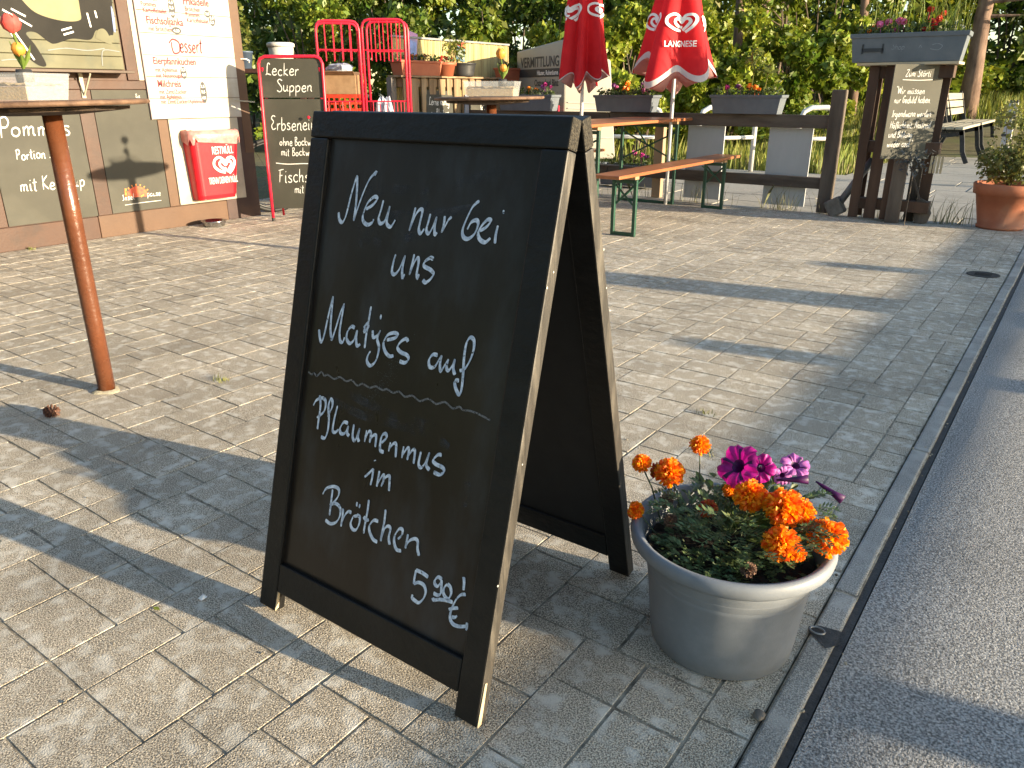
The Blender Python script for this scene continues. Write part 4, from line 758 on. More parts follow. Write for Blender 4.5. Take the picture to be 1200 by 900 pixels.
# ============================================================ PALLET COUNTER WITH FLOWERS
M_pal = mat('pale pallet wood', (.24, .155, .078), (.38, .265, .15), 9, .7, .3, 60, stretch=(1, 1, .12), c3=(.17, .105, .05), s3=12, island=.16)
M_reed = mat('reed screen', (.32, .25, .10), (.52, .43, .20), 60, .7, .6, 150, stretch=(1, 1, .04), c3=(.22, .16, .06), s3=9)
M_terra = mat('terracotta plastic', (.37, .105, .05), (.43, .135, .065), 7, .55, .1, 60, rvar=.08)
M_terrapot = mat('terracotta clay', (.33, .10, .045), (.42, .145, .07), 5, .75, .2, 90, c3=(.36, .17, .10), s3=4)
M_gbox = mat('blue grey planter plastic', (.105, .122, .145), (.13, .148, .172), 8, .5, .08, 90, rvar=.08)
M_blkpot = mat('black grooved pot', (.03, .03, .03), (.045, .045, .045), 9, .45)
CX = -6.70
pc = thing('pallet_counter', 'counter built of upright pale wooden pallets in front of a reed screen', 'counter', (CX - .15, 8.05, 0))
rnd = random.Random(9); y = 7.06
while y < 9.0:
    wd = rnd.choice((.085, .095, .12)); part(pc, 'slat', MB().box(CX - .02, CX + rnd.uniform(0, .004), y, y + wd, .04, 1.295 + rnd.uniform(-.006, .006)), M_pal, bevel=.003); y += wd + rnd.uniform(.04, .06)
for z in (.2, .75, 1.2): part(pc, 'crosspiece', MB().box(CX - .115, CX - .022, 7.06, 9.05, z, z + .09), M_pal)
part(pc, 'counter_top', MB().box(CX - .19, CX + .03, 7.0, 9.2, 1.303, 1.325), M_pal, bevel=.003)
part(pc, 'corner_post', MB().box(CX - .18, CX - .10, 6.965, 7.045, 0, 1.30), mat('grey weathered post', (.14, .125, .11), (.22, .2, .18), 9, .8, .3, stretch=(1, 1, .1)), bevel=.004)
rs = thing('reed_screen', 'sunlit yellow reed screen standing behind the pallet counter', 'screen', (CX - .2, 8.1, 0)); q = MB(); y = 7.13; rnd = random.Random(1)
while y < 9.42:
    wd = rnd.uniform(.008, .013); q.box(CX - .215 + rnd.uniform(-.004, .004), CX - .205 + rnd.uniform(-.003, .003), y, y + wd, .02, 1.735 + rnd.uniform(-.004, .004)); y += wd
part(rs, 'reeds', q, M_reed); part(rs, 'cap_rail', MB().box(CX - .23, CX - .19, 7.12, 9.43, 1.742, 1.765), mat('grey cap rail', (.2, .2, .2), (.28, .28, .27), 9, .6), bevel=.003)
for y, cs, nm, lab in ((7.30, (.36, .30, .55), 'info_card', 'purple and blue card clipped to the left of the reed screen'), (8.22, (.10, .18, .24), 'photo_card', 'small photo card with a red strip clipped to the middle of the reed screen')):
    t = thing(nm, lab, 'card', (CX - .185, y + .12, 1.52)); hh = .30 if nm == 'info_card' else .24
    t.rotation_euler = (R(-12), R(-5), 0)
    MB().box(0, .003, -.085, .085, .0, hh).build('card', mat(nm, cs, tuple(c * .6 for c in cs), 4, .4), t); MB().box(.0032, .0042, -.083, .083, hh - .07, hh - .003).build('coloured_strip', mat(nm + ' strip', (.45, .22, .42) if nm == 'info_card' else (.5, .06, .03), None, 9, .4), t)
    MB().box(.0032, .0042, -.07, .07, .03, hh - .1).build('picture_field', mat(nm + ' field', (.16, .22, .45) if nm == 'info_card' else (.13, .16, .12), tuple(c * 1.8 for c in ((.16, .22, .45) if nm == 'info_card' else (.2, .2, .16))), 14, .4), t)
def trough(t, L, Wd, h, m, flare=.03, lip=.014):
    """open flared planter with a rolled lip, long side along local X"""
    q = MB(); rows = []
    def ring(dx, z): return [(-L / 2 + flare - dx, -Wd / 2 + flare * .6 - dx * .6, z), (L / 2 - flare + dx, -Wd / 2 + flare * .6 - dx * .6, z), (L / 2 - flare + dx, Wd / 2 - flare * .6 + dx * .6, z), (-L / 2 + flare - dx, Wd / 2 - flare * .6 + dx * .6, z)]
    R_ = [ring(0, 0), ring(flare * .86, h * .84), ring(flare * .86 + lip, h * .845), ring(flare + lip, h), ring(flare - .004, h), ring(flare * .8, h * .78)]
    q.add([p for r in R_ for p in r], [(i * 4 + j, i * 4 + (j + 1) % 4, (i + 1) * 4 + (j + 1) % 4, (i + 1) * 4 + j) for i in range(5) for j in range(4)] + [(3, 2, 1, 0)])
    q.build('planter_body', m, t, bevel=.006); MB().box(-L / 2 + .02, L / 2 - .02, -Wd / 2 + .02, Wd / 2 - .02, h * .74, h * .78).build('soil', M_earth, t)
M_bloom = {c: mat(c + ' bloom', a, b, 30, .5, trans=.25, island=.2) for c, a, b in (('orange', (.80, .16, .005), (.9, .3, .01)), ('pink', (.62, .10, .28), (.75, .25, .42)), ('magenta', (.35, .02, .18), (.5, .04, .28)), ('purple', (.14, .03, .15), (.28, .08, .28)), ('red', (.55, .01, .01), (.7, .03, .015)), ('white', (.6, .6, .58), (.75, .75, .72)), ('yellow', (.7, .45, .04), (.8, .6, .1)))}
M_herb = mat('planter leaf', (.05, .08, .02), (.12, .15, .04), 6, .5, trans=.3, island=.35)
def bloom(t, c, r, col, seed):
    rnd = random.Random(seed); q = MB(); c = Vector(c)
    for i in range(16):
        d = Vector((rnd.gauss(0, 1), rnd.gauss(0, 1), rnd.gauss(.25, .8))).normalized(); s = d.cross(Vector((rnd.gauss(0, 1), rnd.gauss(0, 1), rnd.gauss(0, 1)))).normalized(); u = d.cross(s); p = c + d * r * .45
        q.add([p - s * r * .45, p + u * r * .45 + d * r * .2, p + s * r * .45, p - u * r * .45 + d * r * .15], [(0, 1, 2, 3)])
    q.tube([(c.x, c.y, c.z - r * .3), (c.x * .97, c.y, c.z - r * .6), (c.x * .95, c.y * .8, c.z - max(.06, r * 2))], .003, 5); q.build(col + '_bloom', M_bloom[col], t)
def plants(t, L, Wd, h, cols, n=420, seed=0, hh=.05, size=.04):
    rnd = random.Random(seed); n = int(n * 1.6); leaves('foliage', M_herb, [(x, 0, h + hh * .4, .09, Wd * .42, hh * 1.25) for x in np.linspace(-L / 2 + .09, L / 2 - .09, max(2, int(L / .12)))], n, size, t, seed)
    for i, (x, dz, r, c) in enumerate(cols): bloom(t, (x, rnd.uniform(-Wd * .3, Wd * .1), h + dz), r, c, seed * 31 + i)
def planter(nm, lab, loc, rz, L, Wd, h, m, cols, group=None, **kw):
    t = thing(nm, lab, 'planter', loc, rz, group); trough(t, L, Wd, h, m); plants(t, L, Wd, h, cols, **kw); return t
P90 = R(90)
planter('window_box', 'long terracotta planter with orange flowers at the left end of the pallet counter', (CX - .07, 7.38, 1.326), P90, .72, .19, .165, M_terra, [(-.12, .05, .028, 'orange'), (.0, .055, .026, 'orange'), (.14, .05, .03, 'orange'), (.05, .035, .022, 'yellow')], n=200, seed=1)
planter('window_box', 'terracotta planter at the right end of the pallet counter, in front of the white trailer', (CX + .02, 9.16, 1.285), P90, .50, .19, .16, M_terra, [(-.1, .03, .02, 'orange')], n=120, seed=2)
t = thing('terracotta_pot', 'round terracotta pot of red flowers on the pallet counter', 'flower pot', (CX - .04, 7.86, 1.326)); MB().lathe([(.001, 0), (.10, 0), (.128, .12), (.142, .121), (.148, .155), (.138, .157), (.12, .12), (.001, .12)], 32).build('pot_body', M_terra, t, smooth=True)
leaves('foliage', M_herb, [(0, 0, .18, .12, .12, .05)], 150, .04, t, 3)
for i, (x, y_, z) in enumerate(((.02, -.09, .20), (0, -.05, .22), (.03, 0, .205), (.05, .07, .20), (-.03, .04, .22), (.02, -.12, .17), (.05, .11, .185))): bloom(t, (x, y_, z), .026, 'red', 80 + i)
t = thing('black_pot', 'round black grooved pot with a yellow green climber on the pallet counter', 'flower pot', (CX - .06, 8.24, 1.326)); MB().lathe([(.001, 0), (.13, 0), (.135, .02)] + [(.137 + .022 * i / 6 + (.004 if j else 0), .03 + .115 * i / 6 + j * .012) for i in range(6) for j in (0, 1)] + [(.17, .15), (.17, .16), (.155, .16), (.14, .12), (.001, .12)], 36).build('pot_body', M_blkpot, t, smooth=True)
leaves('climber', M_bright, [(-.1, .0, .30, .06, .14, .14), (-.12, -.12, .38, .05, .12, .1), (-.12, .1, .40, .05, .1, .08), (-.13, -.38, .34, .04, .16, .10)], 330, .05, t, 4)
for (yy0, yy1, z0, z1, tl, tx, lab) in ((7.44, 7.93, .80, 1.16, -2, ('Lerne Ruhig', 'zu Bleiben'), 'small grey chalkboard with two lines of chalk writing leaning on the pallet slats'), (8.30, 8.78, .86, 1.10, 12, ('&',), 'tilted little chalkboard with a chalk swirl on the pallet slats'), (9.02, 9.42, .84, 1.12, 0, ('Eis',), 'little chalkboard behind the second table post at the counter end')):
    t = thing('small_chalkboard', lab, 'chalkboard', (CX + .006, (yy0 + yy1) / 2, z0)); t.rotation_euler = (R(tl), R(-3), 0); hw = (yy1 - yy0) / 2; SCB = MB().box(0, .012, -hw, hw, 0, z1 - z0).build('board', M_slate, t, bevel=.002)
    b = MB(); cpp = Plane((.012, 0, 0), (0, 1, 0), (0, 0, 1))
    if len(tx) == 2: hand(b, cpp, -hw + .04, .19, tx[0], .085, .009, sq=.85); hand(b, cpp, -hw + .06, .06, tx[1], .085, .009, sq=.9)
    elif tx[0] == 'Eis': hand(b, cpp, -hw + .12, .15, 'Eis', .08, .009); hand(b, cpp, -hw + .1, .03, 'da!', .08, .009)
    else: stroke(b, cpp, [(.02, .04), (-.02, .1), (.03, .17), (.05, .12), (-.03, .06), (.0, .02), (.06, .06)], .011, .7)
    b.build('lettering', M_chalkw, SCB)
t = thing('hanging_cloth', 'grey blue cloth hanging on the pallet slats', 'cloth', (CX + .008, 8.20, .84)); q = MB(); q.prism([(-.045, 0), (.05, -.01), (.045, .26), (-.03, .27)], (.0, 0, 0), (0, 1, 0), (.03, 0, 1), (.006, 0, 0)); q.build('cloth', mat('grey cloth', (.25, .26, .30), (.33, .34, .38), 9, .9), t)

# ============================================================ WHITE TRAILER WITH LETTERING
M_trl = mat('white trailer panel', (.30, .285, .235), (.36, .345, .29), 1.5, .5, .04, 20, c3=(.31, .29, .25), s3=1.4)
tr = thing('sign_trailer', 'white slanted sign trailer lettered RMITTLUNG behind the fence', 'trailer', (-5.62, 8.95, 0))
c0 = Vector((-5.55, 8.75, 0)); dl = Vector((-.90, .436, 0)); dr_ = Vector((.62, .785, 0)).normalized()
def tp_(s, z, t=0): return c0 + dl * s + dr_ * t + Vector((0, 0, z))
q = MB(); A = [tp_(.0, .32), tp_(0, 1.76), tp_(1.25, 1.66), tp_(1.25, .32)]; B = [p + dr_ * (.74 if i in (0, 3) else .62) - Vector((0, 0, .24 if i in (1, 2) else 0)) for i, p in enumerate(A)]
q.add(A + B, [(0, 1, 2, 3), (7, 6, 5, 4), (0, 4, 5, 1), (1, 5, 6, 2), (2, 6, 7, 3), (3, 7, 4, 0)]); TRB = part(tr, 'body', q, M_trl, bevel=.02)
q = MB(); m0 = (A[0] + B[0]) / 2; nr = Vector((dr_.y, -dr_.x, 0))
for z in (.95, 1.02, .6): q.bar(c0 + dr_ * .05 + nr * .006 + V(0, 0, z), c0 + dr_ * .70 + nr * .006 + V(0, 0, z - .02), .012, .012)
part(tr, 'trim_rail', q, mat('grey trim', (.3, .3, .29), None, 9, .4))
part(tr, 'marker_light', MB().box(-5.62, -5.59, 8.69, 8.72, .86, .98), M_redtube)
for s_ in (.25, 1.0): part(tr, 'wheel', MB().tube([tp_(s_, .30, .12), tp_(s_, .30, .28)], .30, 24), MATS['black rubber'])
nl = Plane(tp_(1.25, 0), -dl, (0, 0, 1)); nl.n = Vector((-dl.y, dl.x, 0)).normalized() if Vector((-dl.y, dl.x, 0)).dot(Vector((0, -1, 0))) > 0 else -Vector((-dl.y, dl.x, 0)).normalized()
b = MB(); printed(b, nl, 1.13, 1.45, 'VERMITTLUNG', .175, 'RIGHT', .86, .02, .004, shear=0); printed(b, nl, 1.12, 1.215, 'Ostseebad Binz', .115, 'RIGHT', .85, .015, .004); printed(b, nl, .95, .97, 'Beratung', .13, 'RIGHT', .95, .015, .004)
b.add([nl.at(u, v, .003) for u, v in ((-.0, 1.325), (1.14, 1.325), (1.14, 1.425), (-.0, 1.425))], [(0, 1, 2, 3)]); part(tr, 'lettering', b, M_ink, on=TRB)
b = MB(); printed(b, nl, 1.11, 1.35, 'Häuser, Ruheräume', .078, 'RIGHT', .85, .02, .007); part(tr, 'lettering_white', b, M_wprint, on=TRB)

# ============================================================ RAIL FENCE WITH FLOWER BOXES
M_rail = mat('dark weathered timber', (.05, .036, .026), (.11, .085, .065), 8, .8, .4, 60, stretch=(.2, 1, 1), c3=(.14, .115, .09), s3=6)
M_post = mat('weathered post', (.06, .045, .034), (.12, .095, .073), 9, .85, .5, 60, stretch=(1, 1, .15), c3=(.15, .12, .095), s3=5)
fe = thing('rail_fence', 'dark weathered two-rail timber fence at the far edge of the paving', 'fence', (-4.4, 8.3, 0))
for i, (x0, x1, z0, z1) in enumerate(((-6.9, -4.62, .80, .925), (-4.612, -2.06, .805, .93), (-6.9, -4.62, .22, .335), (-4.612, -2.06, .225, .335))): part(fe, 'rail', MB().box(x0, x1, 8.27, 8.33, z0, z1), M_rail, bevel=.006)
part(fe, 'post', MB().box(-2.16, -2.02, 8.205, 8.267, .0, 1.165), M_post, bevel=.012); part(fe, 'post', MB().box(-4.06, -3.95, 8.333, 8.41, .0, .92), mat('pale new post', (.30, .20, .12), (.38, .27, .17), 9, .7, .2, stretch=(1, 1, .1)), bevel=.006); part(fe, 'post', MB().box(-6.0, -5.9, 8.333, 8.42, .0, .9), M_post, bevel=.006)
M_fib = mat('pale fibre board', (.40, .41, .41), (.47, .48, .48), 3, .8, .1, 60, stretch=(1, 1, .25), c3=(.35, .36, .36), s3=2.5)
for x0, x1, lab in ((-3.66, -3.24, 'pale grey board fixed to the rail fence behind the bench end'), (-2.76, -2.32, 'pale grey board fixed to the rail fence beside the fence post')):
    t = thing('fence_board', lab, 'board', ((x0 + x1) / 2, 8.34, .03), 0, 'pale boards on the rail fence'); part(t, 'board', MB().box(x0, x1, 8.334, 8.352, .03, .80), M_fib, bevel=.002); part(t, 'fixing', MB().tube([(x0 + .03, 8.327, .27), (x0 + .03, 8.3335, .27)], .008, 8), M_ink)
planter('flower_box', 'blue grey flower box on the fence, half hidden behind the second standing table', (-5.78, 8.30, .926), 0, .80, .20, .185, M_gbox, [(.02, .07, .04, 'orange'), (.12, .06, .035, 'orange'), (.20, .09, .04, 'purple'), (.26, .12, .035, 'magenta'), (.34, .09, .03, 'magenta'), (.24, .05, .03, 'purple'), (-.12, .06, .025, 'pink'), (-.25, .06, .03, 'orange')], 'flower boxes on the rail fence', n=300, seed=11)
planter('flower_box', 'blue grey flower box on the fence between the two red parasols', (-4.42, 8.30, .931), 0, .74, .20, .18, M_gbox, [(-.16, .10, .042, 'purple'), (-.13, .08, .035, 'pink'), (-.03, .07, .045, 'orange'), (.03, .12, .045, 'orange'), (.04, .07, .04, 'orange'), (.22, .05, .035, 'pink'), (.20, .12, .02, 'purple'), (.26, .04, .03, 'magenta')], 'flower boxes on the rail fence', n=340, seed=12)
fb = planter('flower_box', 'blue grey flower box with a tall pale seedling on the fence, right of the parasols', (-3.01, 8.30, .931), 0, .74, .20, .185, M_gbox, [(-.22, .07, .04, 'magenta'), (-.12, .08, .042, 'purple'), (-.09, .07, .035, 'pink'), (.0, .08, .045, 'orange'), (.08, .07, .04, 'orange'), (.12, .05, .03, 'orange')], 'flower boxes on the rail fence', n=240, seed=13)
q = MB()
for x, h_ in ((.02, .42), (.16, .28)): q.tube([(x, 0, .18), (x + .01, 0, .18 + h_ * .5), (x + .03, 0, .18 + h_)], .006, 6)
q.build('seedling_stem', M_bright, fb); leaves('seedling_leaves', M_bright, [(.03, 0, .50, .10, .06, .09), (.05, 0, .60, .04, .03, .04), (.18, 0, .42, .09, .05, .06)], 90, .09, fb, 9, aspect=.35, droop=.8)
planter('flower_box', 'flower box on the ground behind the fence, seen under the beer table', (-4.75, 9.1, .02), 0, .80, .22, .26, M_gbox, [(-.1, .1, .05, 'purple'), (.05, .14, .055, 'pink'), (.16, .12, .05, 'magenta'), (.22, .10, .045, 'purple')], n=300, seed=14, hh=.09)

# ============================================================ BEER TABLE AND BENCHES
M_beer = mat('orange varnished wood', (.30, .10, .035), (.42, .155, .06), 7, .38, .15, 60, stretch=(1, .1, 1), c3=(.20, .07, .03), s3=4, rvar=.1)
M_green = mat('green lacquered steel', (.012, .06, .035), (.02, .08, .05), 9, .4)
def trestle(t, y, w, h, nm='leg_frame'):
    q = MB(); a = w / 2
    for sx in (-1, 1): q.bar((sx * a, y, .0), (sx * a, y, h), .03, .03, (0, 1, 0))
    q.bar((-a + .0155, y, .016), (a - .0155, y, .016), .028, .028); q.bar((-a + .0155, y, h - .02), (a - .0155, y, h - .02), .028, .028)
    q.bar((-a + .016, y + .008, h * .56), (a - .016, y + .008, h * .9), .006, .018); q.bar((-a + .016, y - .008, h * .9), (a - .016, y - .008, h * .56), .006, .018)
    q.build(nm, M_green, t, bevel=.003)
    MB().bar((0, y + (.02 if y < 0 else -.02), h * .72), (0, y + (.34 if y < 0 else -.34), h - .015), .018, .006).build('brace', M_green, t)
def beer(kind, lab, loc, rz, w, L, h, ly, tilt=0):
    t = thing(kind, lab, 'bench' if 'bench' in kind else 'table', loc, rz, 'beer tent benches' if 'bench' in kind else None); n = 1 if w < .4 else 3; pw = w / n
    for i in range(n): MB().box(-w / 2 + i * pw + .002, -w / 2 + (i + 1) * pw - .002, -L / 2, L / 2, h - .028, h).build('seat_board' if n == 1 else 'top_board', M_beer, t, bevel=.005)
    for sy in (-1, 1):
        MB().bar((-w / 2 + .02, sy * ly, h - .042), (w / 2 - .02, sy * ly, h - .042), .07, .026).build('cross_batten', mat('pale batten', (.36, .22, .11), (.44, .29, .16), 9, .6, .1), t)
        trestle(t, sy * ly, w - .06, h - .056)
    return t
beer('beer_bench', 'orange wooden bench with green folding legs, nearest one beside the beer table', (-3.115, 6.87, 0), R(.5), .26, 2.68, .525, .99)
beer('beer_table', 'orange beer tent table with green folding legs beside the fence', (-3.90, 7.05, 0), R(1), .70, 2.35, .885, .85)
beer('beer_bench', 'beer tent bench on the far side of the table, mostly hidden', (-4.72, 7.0, 0), R(1), .26, 2.4, .525, .9)

# ============================================================ CLOSED RED PARASOLS
M_can = mat('red parasol cloth', (.66, .014, .022), (.76, .026, .034), 5, .75, .2, 30, trans=.42)
M_hem = mat('white parasol hem', (.62, .56, .54), (.72, .66, .63), 9, .8, trans=.2)
M_polew = mat('white parasol pole', (.55, .55, .55), (.62, .62, .62), 9, .35)
def parasol(lab, loc, rz, r1, r2, zb, zt, nf, amp, ragged, hem, logo):
    t = thing('closed_parasol', lab, 'parasol', loc, rz, 'closed red parasols'); MB().tube([(0, 0, 0), (0, 0, 1.4), (0, 0, zt + .05)], .019, 16).build('pole', M_polew, t, smooth=True)
    MB().lathe([(.001, 0), (.24, 0), (.24, .05), (.05, .07), (.03, .20), (.001, .20)], 28).build('foot', mat('concrete foot', (.2, .2, .19), None, 30, .9), t) if False else None
    def rf(a, z):
        s = (z - zb) / (zt - zb); base = r1 + (r2 - r1) * max(0, s) ** .9; f = abs(((nf * a / 6.28318 + .3) % 1) * 2 - 1); f = f * f * (3 - 2 * f); return base * (1 - amp * (1 - s * .4) * (1 - f)) + .012 * math.sin(3 * a + 5 * z)
    n = 128; Q = MB(); Hm = MB(); zs = np.linspace(0, 1, 26)
    def bot(a): return zb + ragged * (.5 + .5 * math.sin(nf * a + .8)) + .5 * ragged * math.sin(2 * a + 1.0)
    def zz(a, s): return bot(a) + (zt - bot(a)) * s
    Q.add([(rf(a, zz(a, s)) * math.cos(a), rf(a, zz(a, s)) * math.sin(a), zz(a, s)) for s in zs for a in [6.28318 * k / n for k in range(n)]], [(i * n + k, i * n + (k + 1) % n, (i + 1) * n + (k + 1) % n, (i + 1) * n + k) for i in range(25) for k in range(n)])
    CAN = Q.build('canopy', M_can, t, smooth=True)
    hs = [0, hem / 2, hem]; o = []
    for z in hs:
        for k in range(n): a = 6.28318 * k / n; zq = bot(a) + z; r = rf(a, zq) + .004; o.append((r * math.cos(a), r * math.sin(a), zq - .004))
    Hm.add(o, [(i * n + k, i * n + (k + 1) % n, (i + 1) * n + (k + 1) % n, (i + 1) * n + k) for i in range(2) for k in range(n)]); Hm.build('hem', M_hem, CAN, smooth=True)
    I = MB(); o = []
    for i, s in enumerate((0, .08, .2)):
        for k in range(n):
            a = 6.28318 * k / n; z = bot(a) + (-.006, -.035, .12)[i]; r = rf(a, zb + .05) * (.93, .66 + .2 * math.sin(nf * a), .35)[i]; o.append((r * math.cos(a), r * math.sin(a), z - (.02 + .02 * math.sin(5 * a) if i == 1 else 0)))
    I.add(o, [(i * n + k, i * n + (k + 1) % n, (i + 1) * n + (k + 1) % n, (i + 1) * n + k) for i in range(2) for k in range(n)]); I.build('lining', mat('pale pink lining', (.50, .30, .29), (.6, .38, .36), 7, .8, trans=.3), t, smooth=True)
    b = MB()
    for a0, z0, s, txt in logo:
        cn = Cone(rf, a0, z0); swirl_heart(b, cn, 0, 0, s, s * .2, .014)
        if txt: printed(b, Cone(rf, a0, z0 - s * 1.6), 0, 0, txt, s * .62, 'CENTER', .72, .02, .02)
    b.build('lettering', M_wprint, CAN)
    b = MB(); b.lathe([(r2 + .012, 0), (r2 + .02, .03), (r2 + .012, .06)], 24, c=(0, 0, zb + (zt - zb) * .93)); b.build('tie_strap', M_can, t, smooth=True)
    return t
parasol('slim tightly furled red parasol in front of the white trailer', (-4.74, 7.85, 0), 0, .30, .07, 1.25, 3.1, 7, .46, .13, .012, [(-2.05, 1.92, .12, ''), (-.05, 1.93, .11, '')])
parasol('loosely closed red parasol with white hem and lettering, beside the beer table', (-3.66, 7.88, 0), 0, .49, .05, 1.24, 2.65, 5, .36, .18, .06, [(-1.02, 1.76, .125, 'LANGNESE'), (.2, 1.76, .12, ''), (-2.3, 1.78, .12, '')])

# ============================================================ PALLET STAND WITH FLOWER BOX AND QUOTE
M_palb = mat('red brown pallet wood', (.052, .026, .014), (.10, .054, .032), 8, .75, .3, 60, stretch=(1, 1, .12), island=.2)
ps = thing('pallet_stand', 'upright red brown pallet used as a stand for the big flower box', 'stand', (-1.52, 8.1, 0))
for x in (-1.80, -1.66, -1.52): part(ps, 'slat', MB().box(x, x + (.10 if x > -1.7 else .085), 7.99, 8.012, .02, 1.365), M_palb, bevel=.003)
for x in (-1.80, -1.52, -1.24): part(ps, 'slat', MB().box(x, x + .09, 8.14, 8.162, .02, 1.365), M_palb, bevel=.003)
for z in (.10, .62, 1.26): part(ps, 'crosspiece', MB().box(-1.80, -1.12, 8.0125, 8.1395, z, z + .10), M_palb, bevel=.003)
part(ps, 'post', MB().box(-1.46, -1.34, 7.94, 7.9885, .0, .62), M_post, bevel=.006); part(ps, 'post', MB().box(-1.34, -1.25, 8.163, 8.25, .0, .70), M_post, bevel=.006)
part(ps, 'shelf_board', MB().box(-1.90, -1.08, 7.92, 8.24, 1.367, 1.39), mat('pale shelf plank', (.45, .36, .23), (.55, .45, .3), 9, .7, .2, stretch=(.1, 1, 1)), bevel=.003)
bb_ = planter('large_flower_box', 'large blue grey flower box of pink and red flowers and grass on the pallet stand', (-1.52, 8.06, 1.392), R(3), .92, .30, .235, mat('slate planter plastic', (.105, .125, .145), (.135, .155, .175), 7, .5, .08, 60, rvar=.1), [(-.31, .06, .04, 'orange'), (-.33, .02, .03, 'orange'), (-.25, .08, .045, 'pink'), (-.20, .10, .045, 'pink'), (-.10, .10, .045, 'pink'), (-.06, .09, .04, 'pink'), (-.14, .03, .03, 'pink'), (.13, .18, .04, 'red'), (.16, .08, .05, 'red'), (.21, .10, .045, 'red'), (.23, .15, .035, 'red'), (.18, .05, .045, 'red'), (.10, .03, .03, 'red'), (.32, .03, .03, 'white'), (.36, .05, .03, 'white'), (.40, .03, .03, 'white'), (.34, .07, .025, 'white')], n=420, seed=22)
g = np.random.default_rng(8); pts = [(g.uniform(-.44, .44), g.uniform(-.1, .1), .2) for _ in range(60)]; pts = [p for p in pts if p[0] > -.2 or g.random() < .5]
blades('tall_grass', mat('planter grass', (.16, .21, .03), (.30, .36, .07), 4, .6, trans=.45, island=.3), pts, .12, .48, .0045, bb_, 3, .45)
blades('wisp_grass', MATS['planter grass'], [(g.uniform(.12, .45), g.uniform(-.1, .1), .2) for _ in range(34)], .2, .5, .0045, bb_, 5, .7)
b = MB(); q = Plane((-.0, -.1415, .0), (1, 0, 0), (0, 0, 1)); hand(b, q, -.12, .10, 'Shop', .05, .004); stroke(b, q, [(.1, .11), (.11, .13), (.12, .11)], .004, 1); stroke(b, q, [(.19, .10), (.25, .09), (.28, .12), (.24, .14), (.2, .13)], .004, 1)
b.build('chalk_scribble', mat('faint chalk', (.25, .28, .30), None, 30, .9), bb_); MB().box(-.36, -.18, -.146, -.1412, .085, .115).box(-.36, -.345, -.146, -.1412, .07, .15).box(-.195, -.18, -.146, -.1412, .07, .15).build('emblem', mat('dark emblem', (.03, .035, .04), None, 9, .5), bb_)
qb = thing('quote_chalkboard', 'olive grey chalkboard with a long chalk quotation headed Zum Störti on the pallet stand', 'chalkboard', (-1.37, 7.90, .58), R(40)); QBB = MB().box(-.225, .225, 0, .012, 0, .79).build('board', mat('olive chalkboard', (.075, .07, .05), (.10, .095, .07), 2.2, .7, .05, 60), qb, bevel=.002); b = MB(); q = Plane((0, 0, 0), (1, 0, 0), (0, 0, 1))
hand(b, q, -.12, .69, 'Zum Störti', .052, .007, sq=.95); stroke(b, q, [(-.14, .665), (0, .66), (.13, .665)], .006, 1)
for v, s_ in ((.55, '"Wir müssen'), (.475, 'nur Geduld haben.'), (.36, 'Irgendwann werden'), (.265, 'Höflichkeit, Anstand'), (.185, 'und Bildung'), (.105, 'wieder cool."')): hand(b, q, -.185, v, s_, .056, .007, sq=.9 if v > .5 else .74)
b.build('lettering', M_chalkw, QBB)
M_flowgrey = mat('grey lavender', (.05, .06, .06), (.11, .12, .13), 9, .7, island=.3)
t = thing('lavender_bunch', 'grey lavender bunch hanging in front of the lower edge of the quote chalkboard', 'plant', (-1.27, 7.86, .50)); leaves('foliage', M_flowgrey, [(-.08, 0, .10, .10, .05, .09), (.10, 0, .10, .10, .05, .08), (0, 0, .02, .12, .05, .09)], 260, .045, t, 4, aspect=.3); MB().tube([(0, 0, -.5), (0, 0, 0)], .004, 6).build('stem', M_post, t)
M_stonem = mat('grey stone', (.11, .095, .08), (.19, .17, .145), 12, .9, .5, 50)
t = thing('wooden_mallet', 'big grey mallet leaning between the fence post and the pallet stand', 'mallet', (-1.95, 8.10, 0)); q = MB(); q.tube([(.02, 0, .10), (.13, .01, .30), (.27, .04, .55)], .035, 12); q.build('handle', mat('blue grey handle', (.10, .105, .115), (.15, .155, .165), 9, .6), t, smooth=True); MB().obox((0, 0, .085), V(.85, 0, .5).normalized(), (0, 1, 0), V(-.5, 0, .85).normalized(), .075, .07, .085).build('head', M_stonem, t, bevel=.02)
t = thing('wooden_paddle', 'flat dark paddle leaning on the right of the pallet stand', 'paddle', (-1.16, 8.08, 0)); MB().bar((.03, 0, .02), (-.17, -.02, .50), .012, .045, (0, 1, 0)).build('shaft', M_post, t); MB().prism([(-.06, 0), (.045, .01), (.08, .10), (.05, .20), (-.03, .24), (-.07, .12)], (.0, -.03, .0), (1, 0, 0), (-.15, 0, 1), (0, .04, 0)).build('blade', M_post, t, bevel=.006)
t = thing('pale_slats', 'short row of pale sticks fixed under the quote chalkboard', 'sticks', (-1.17, 8.0, .46)); [MB().box(x, x + .018, 0, .015, 0, .15).build('stick', M_bare, t) for x in (0, .028, .056, .084)]

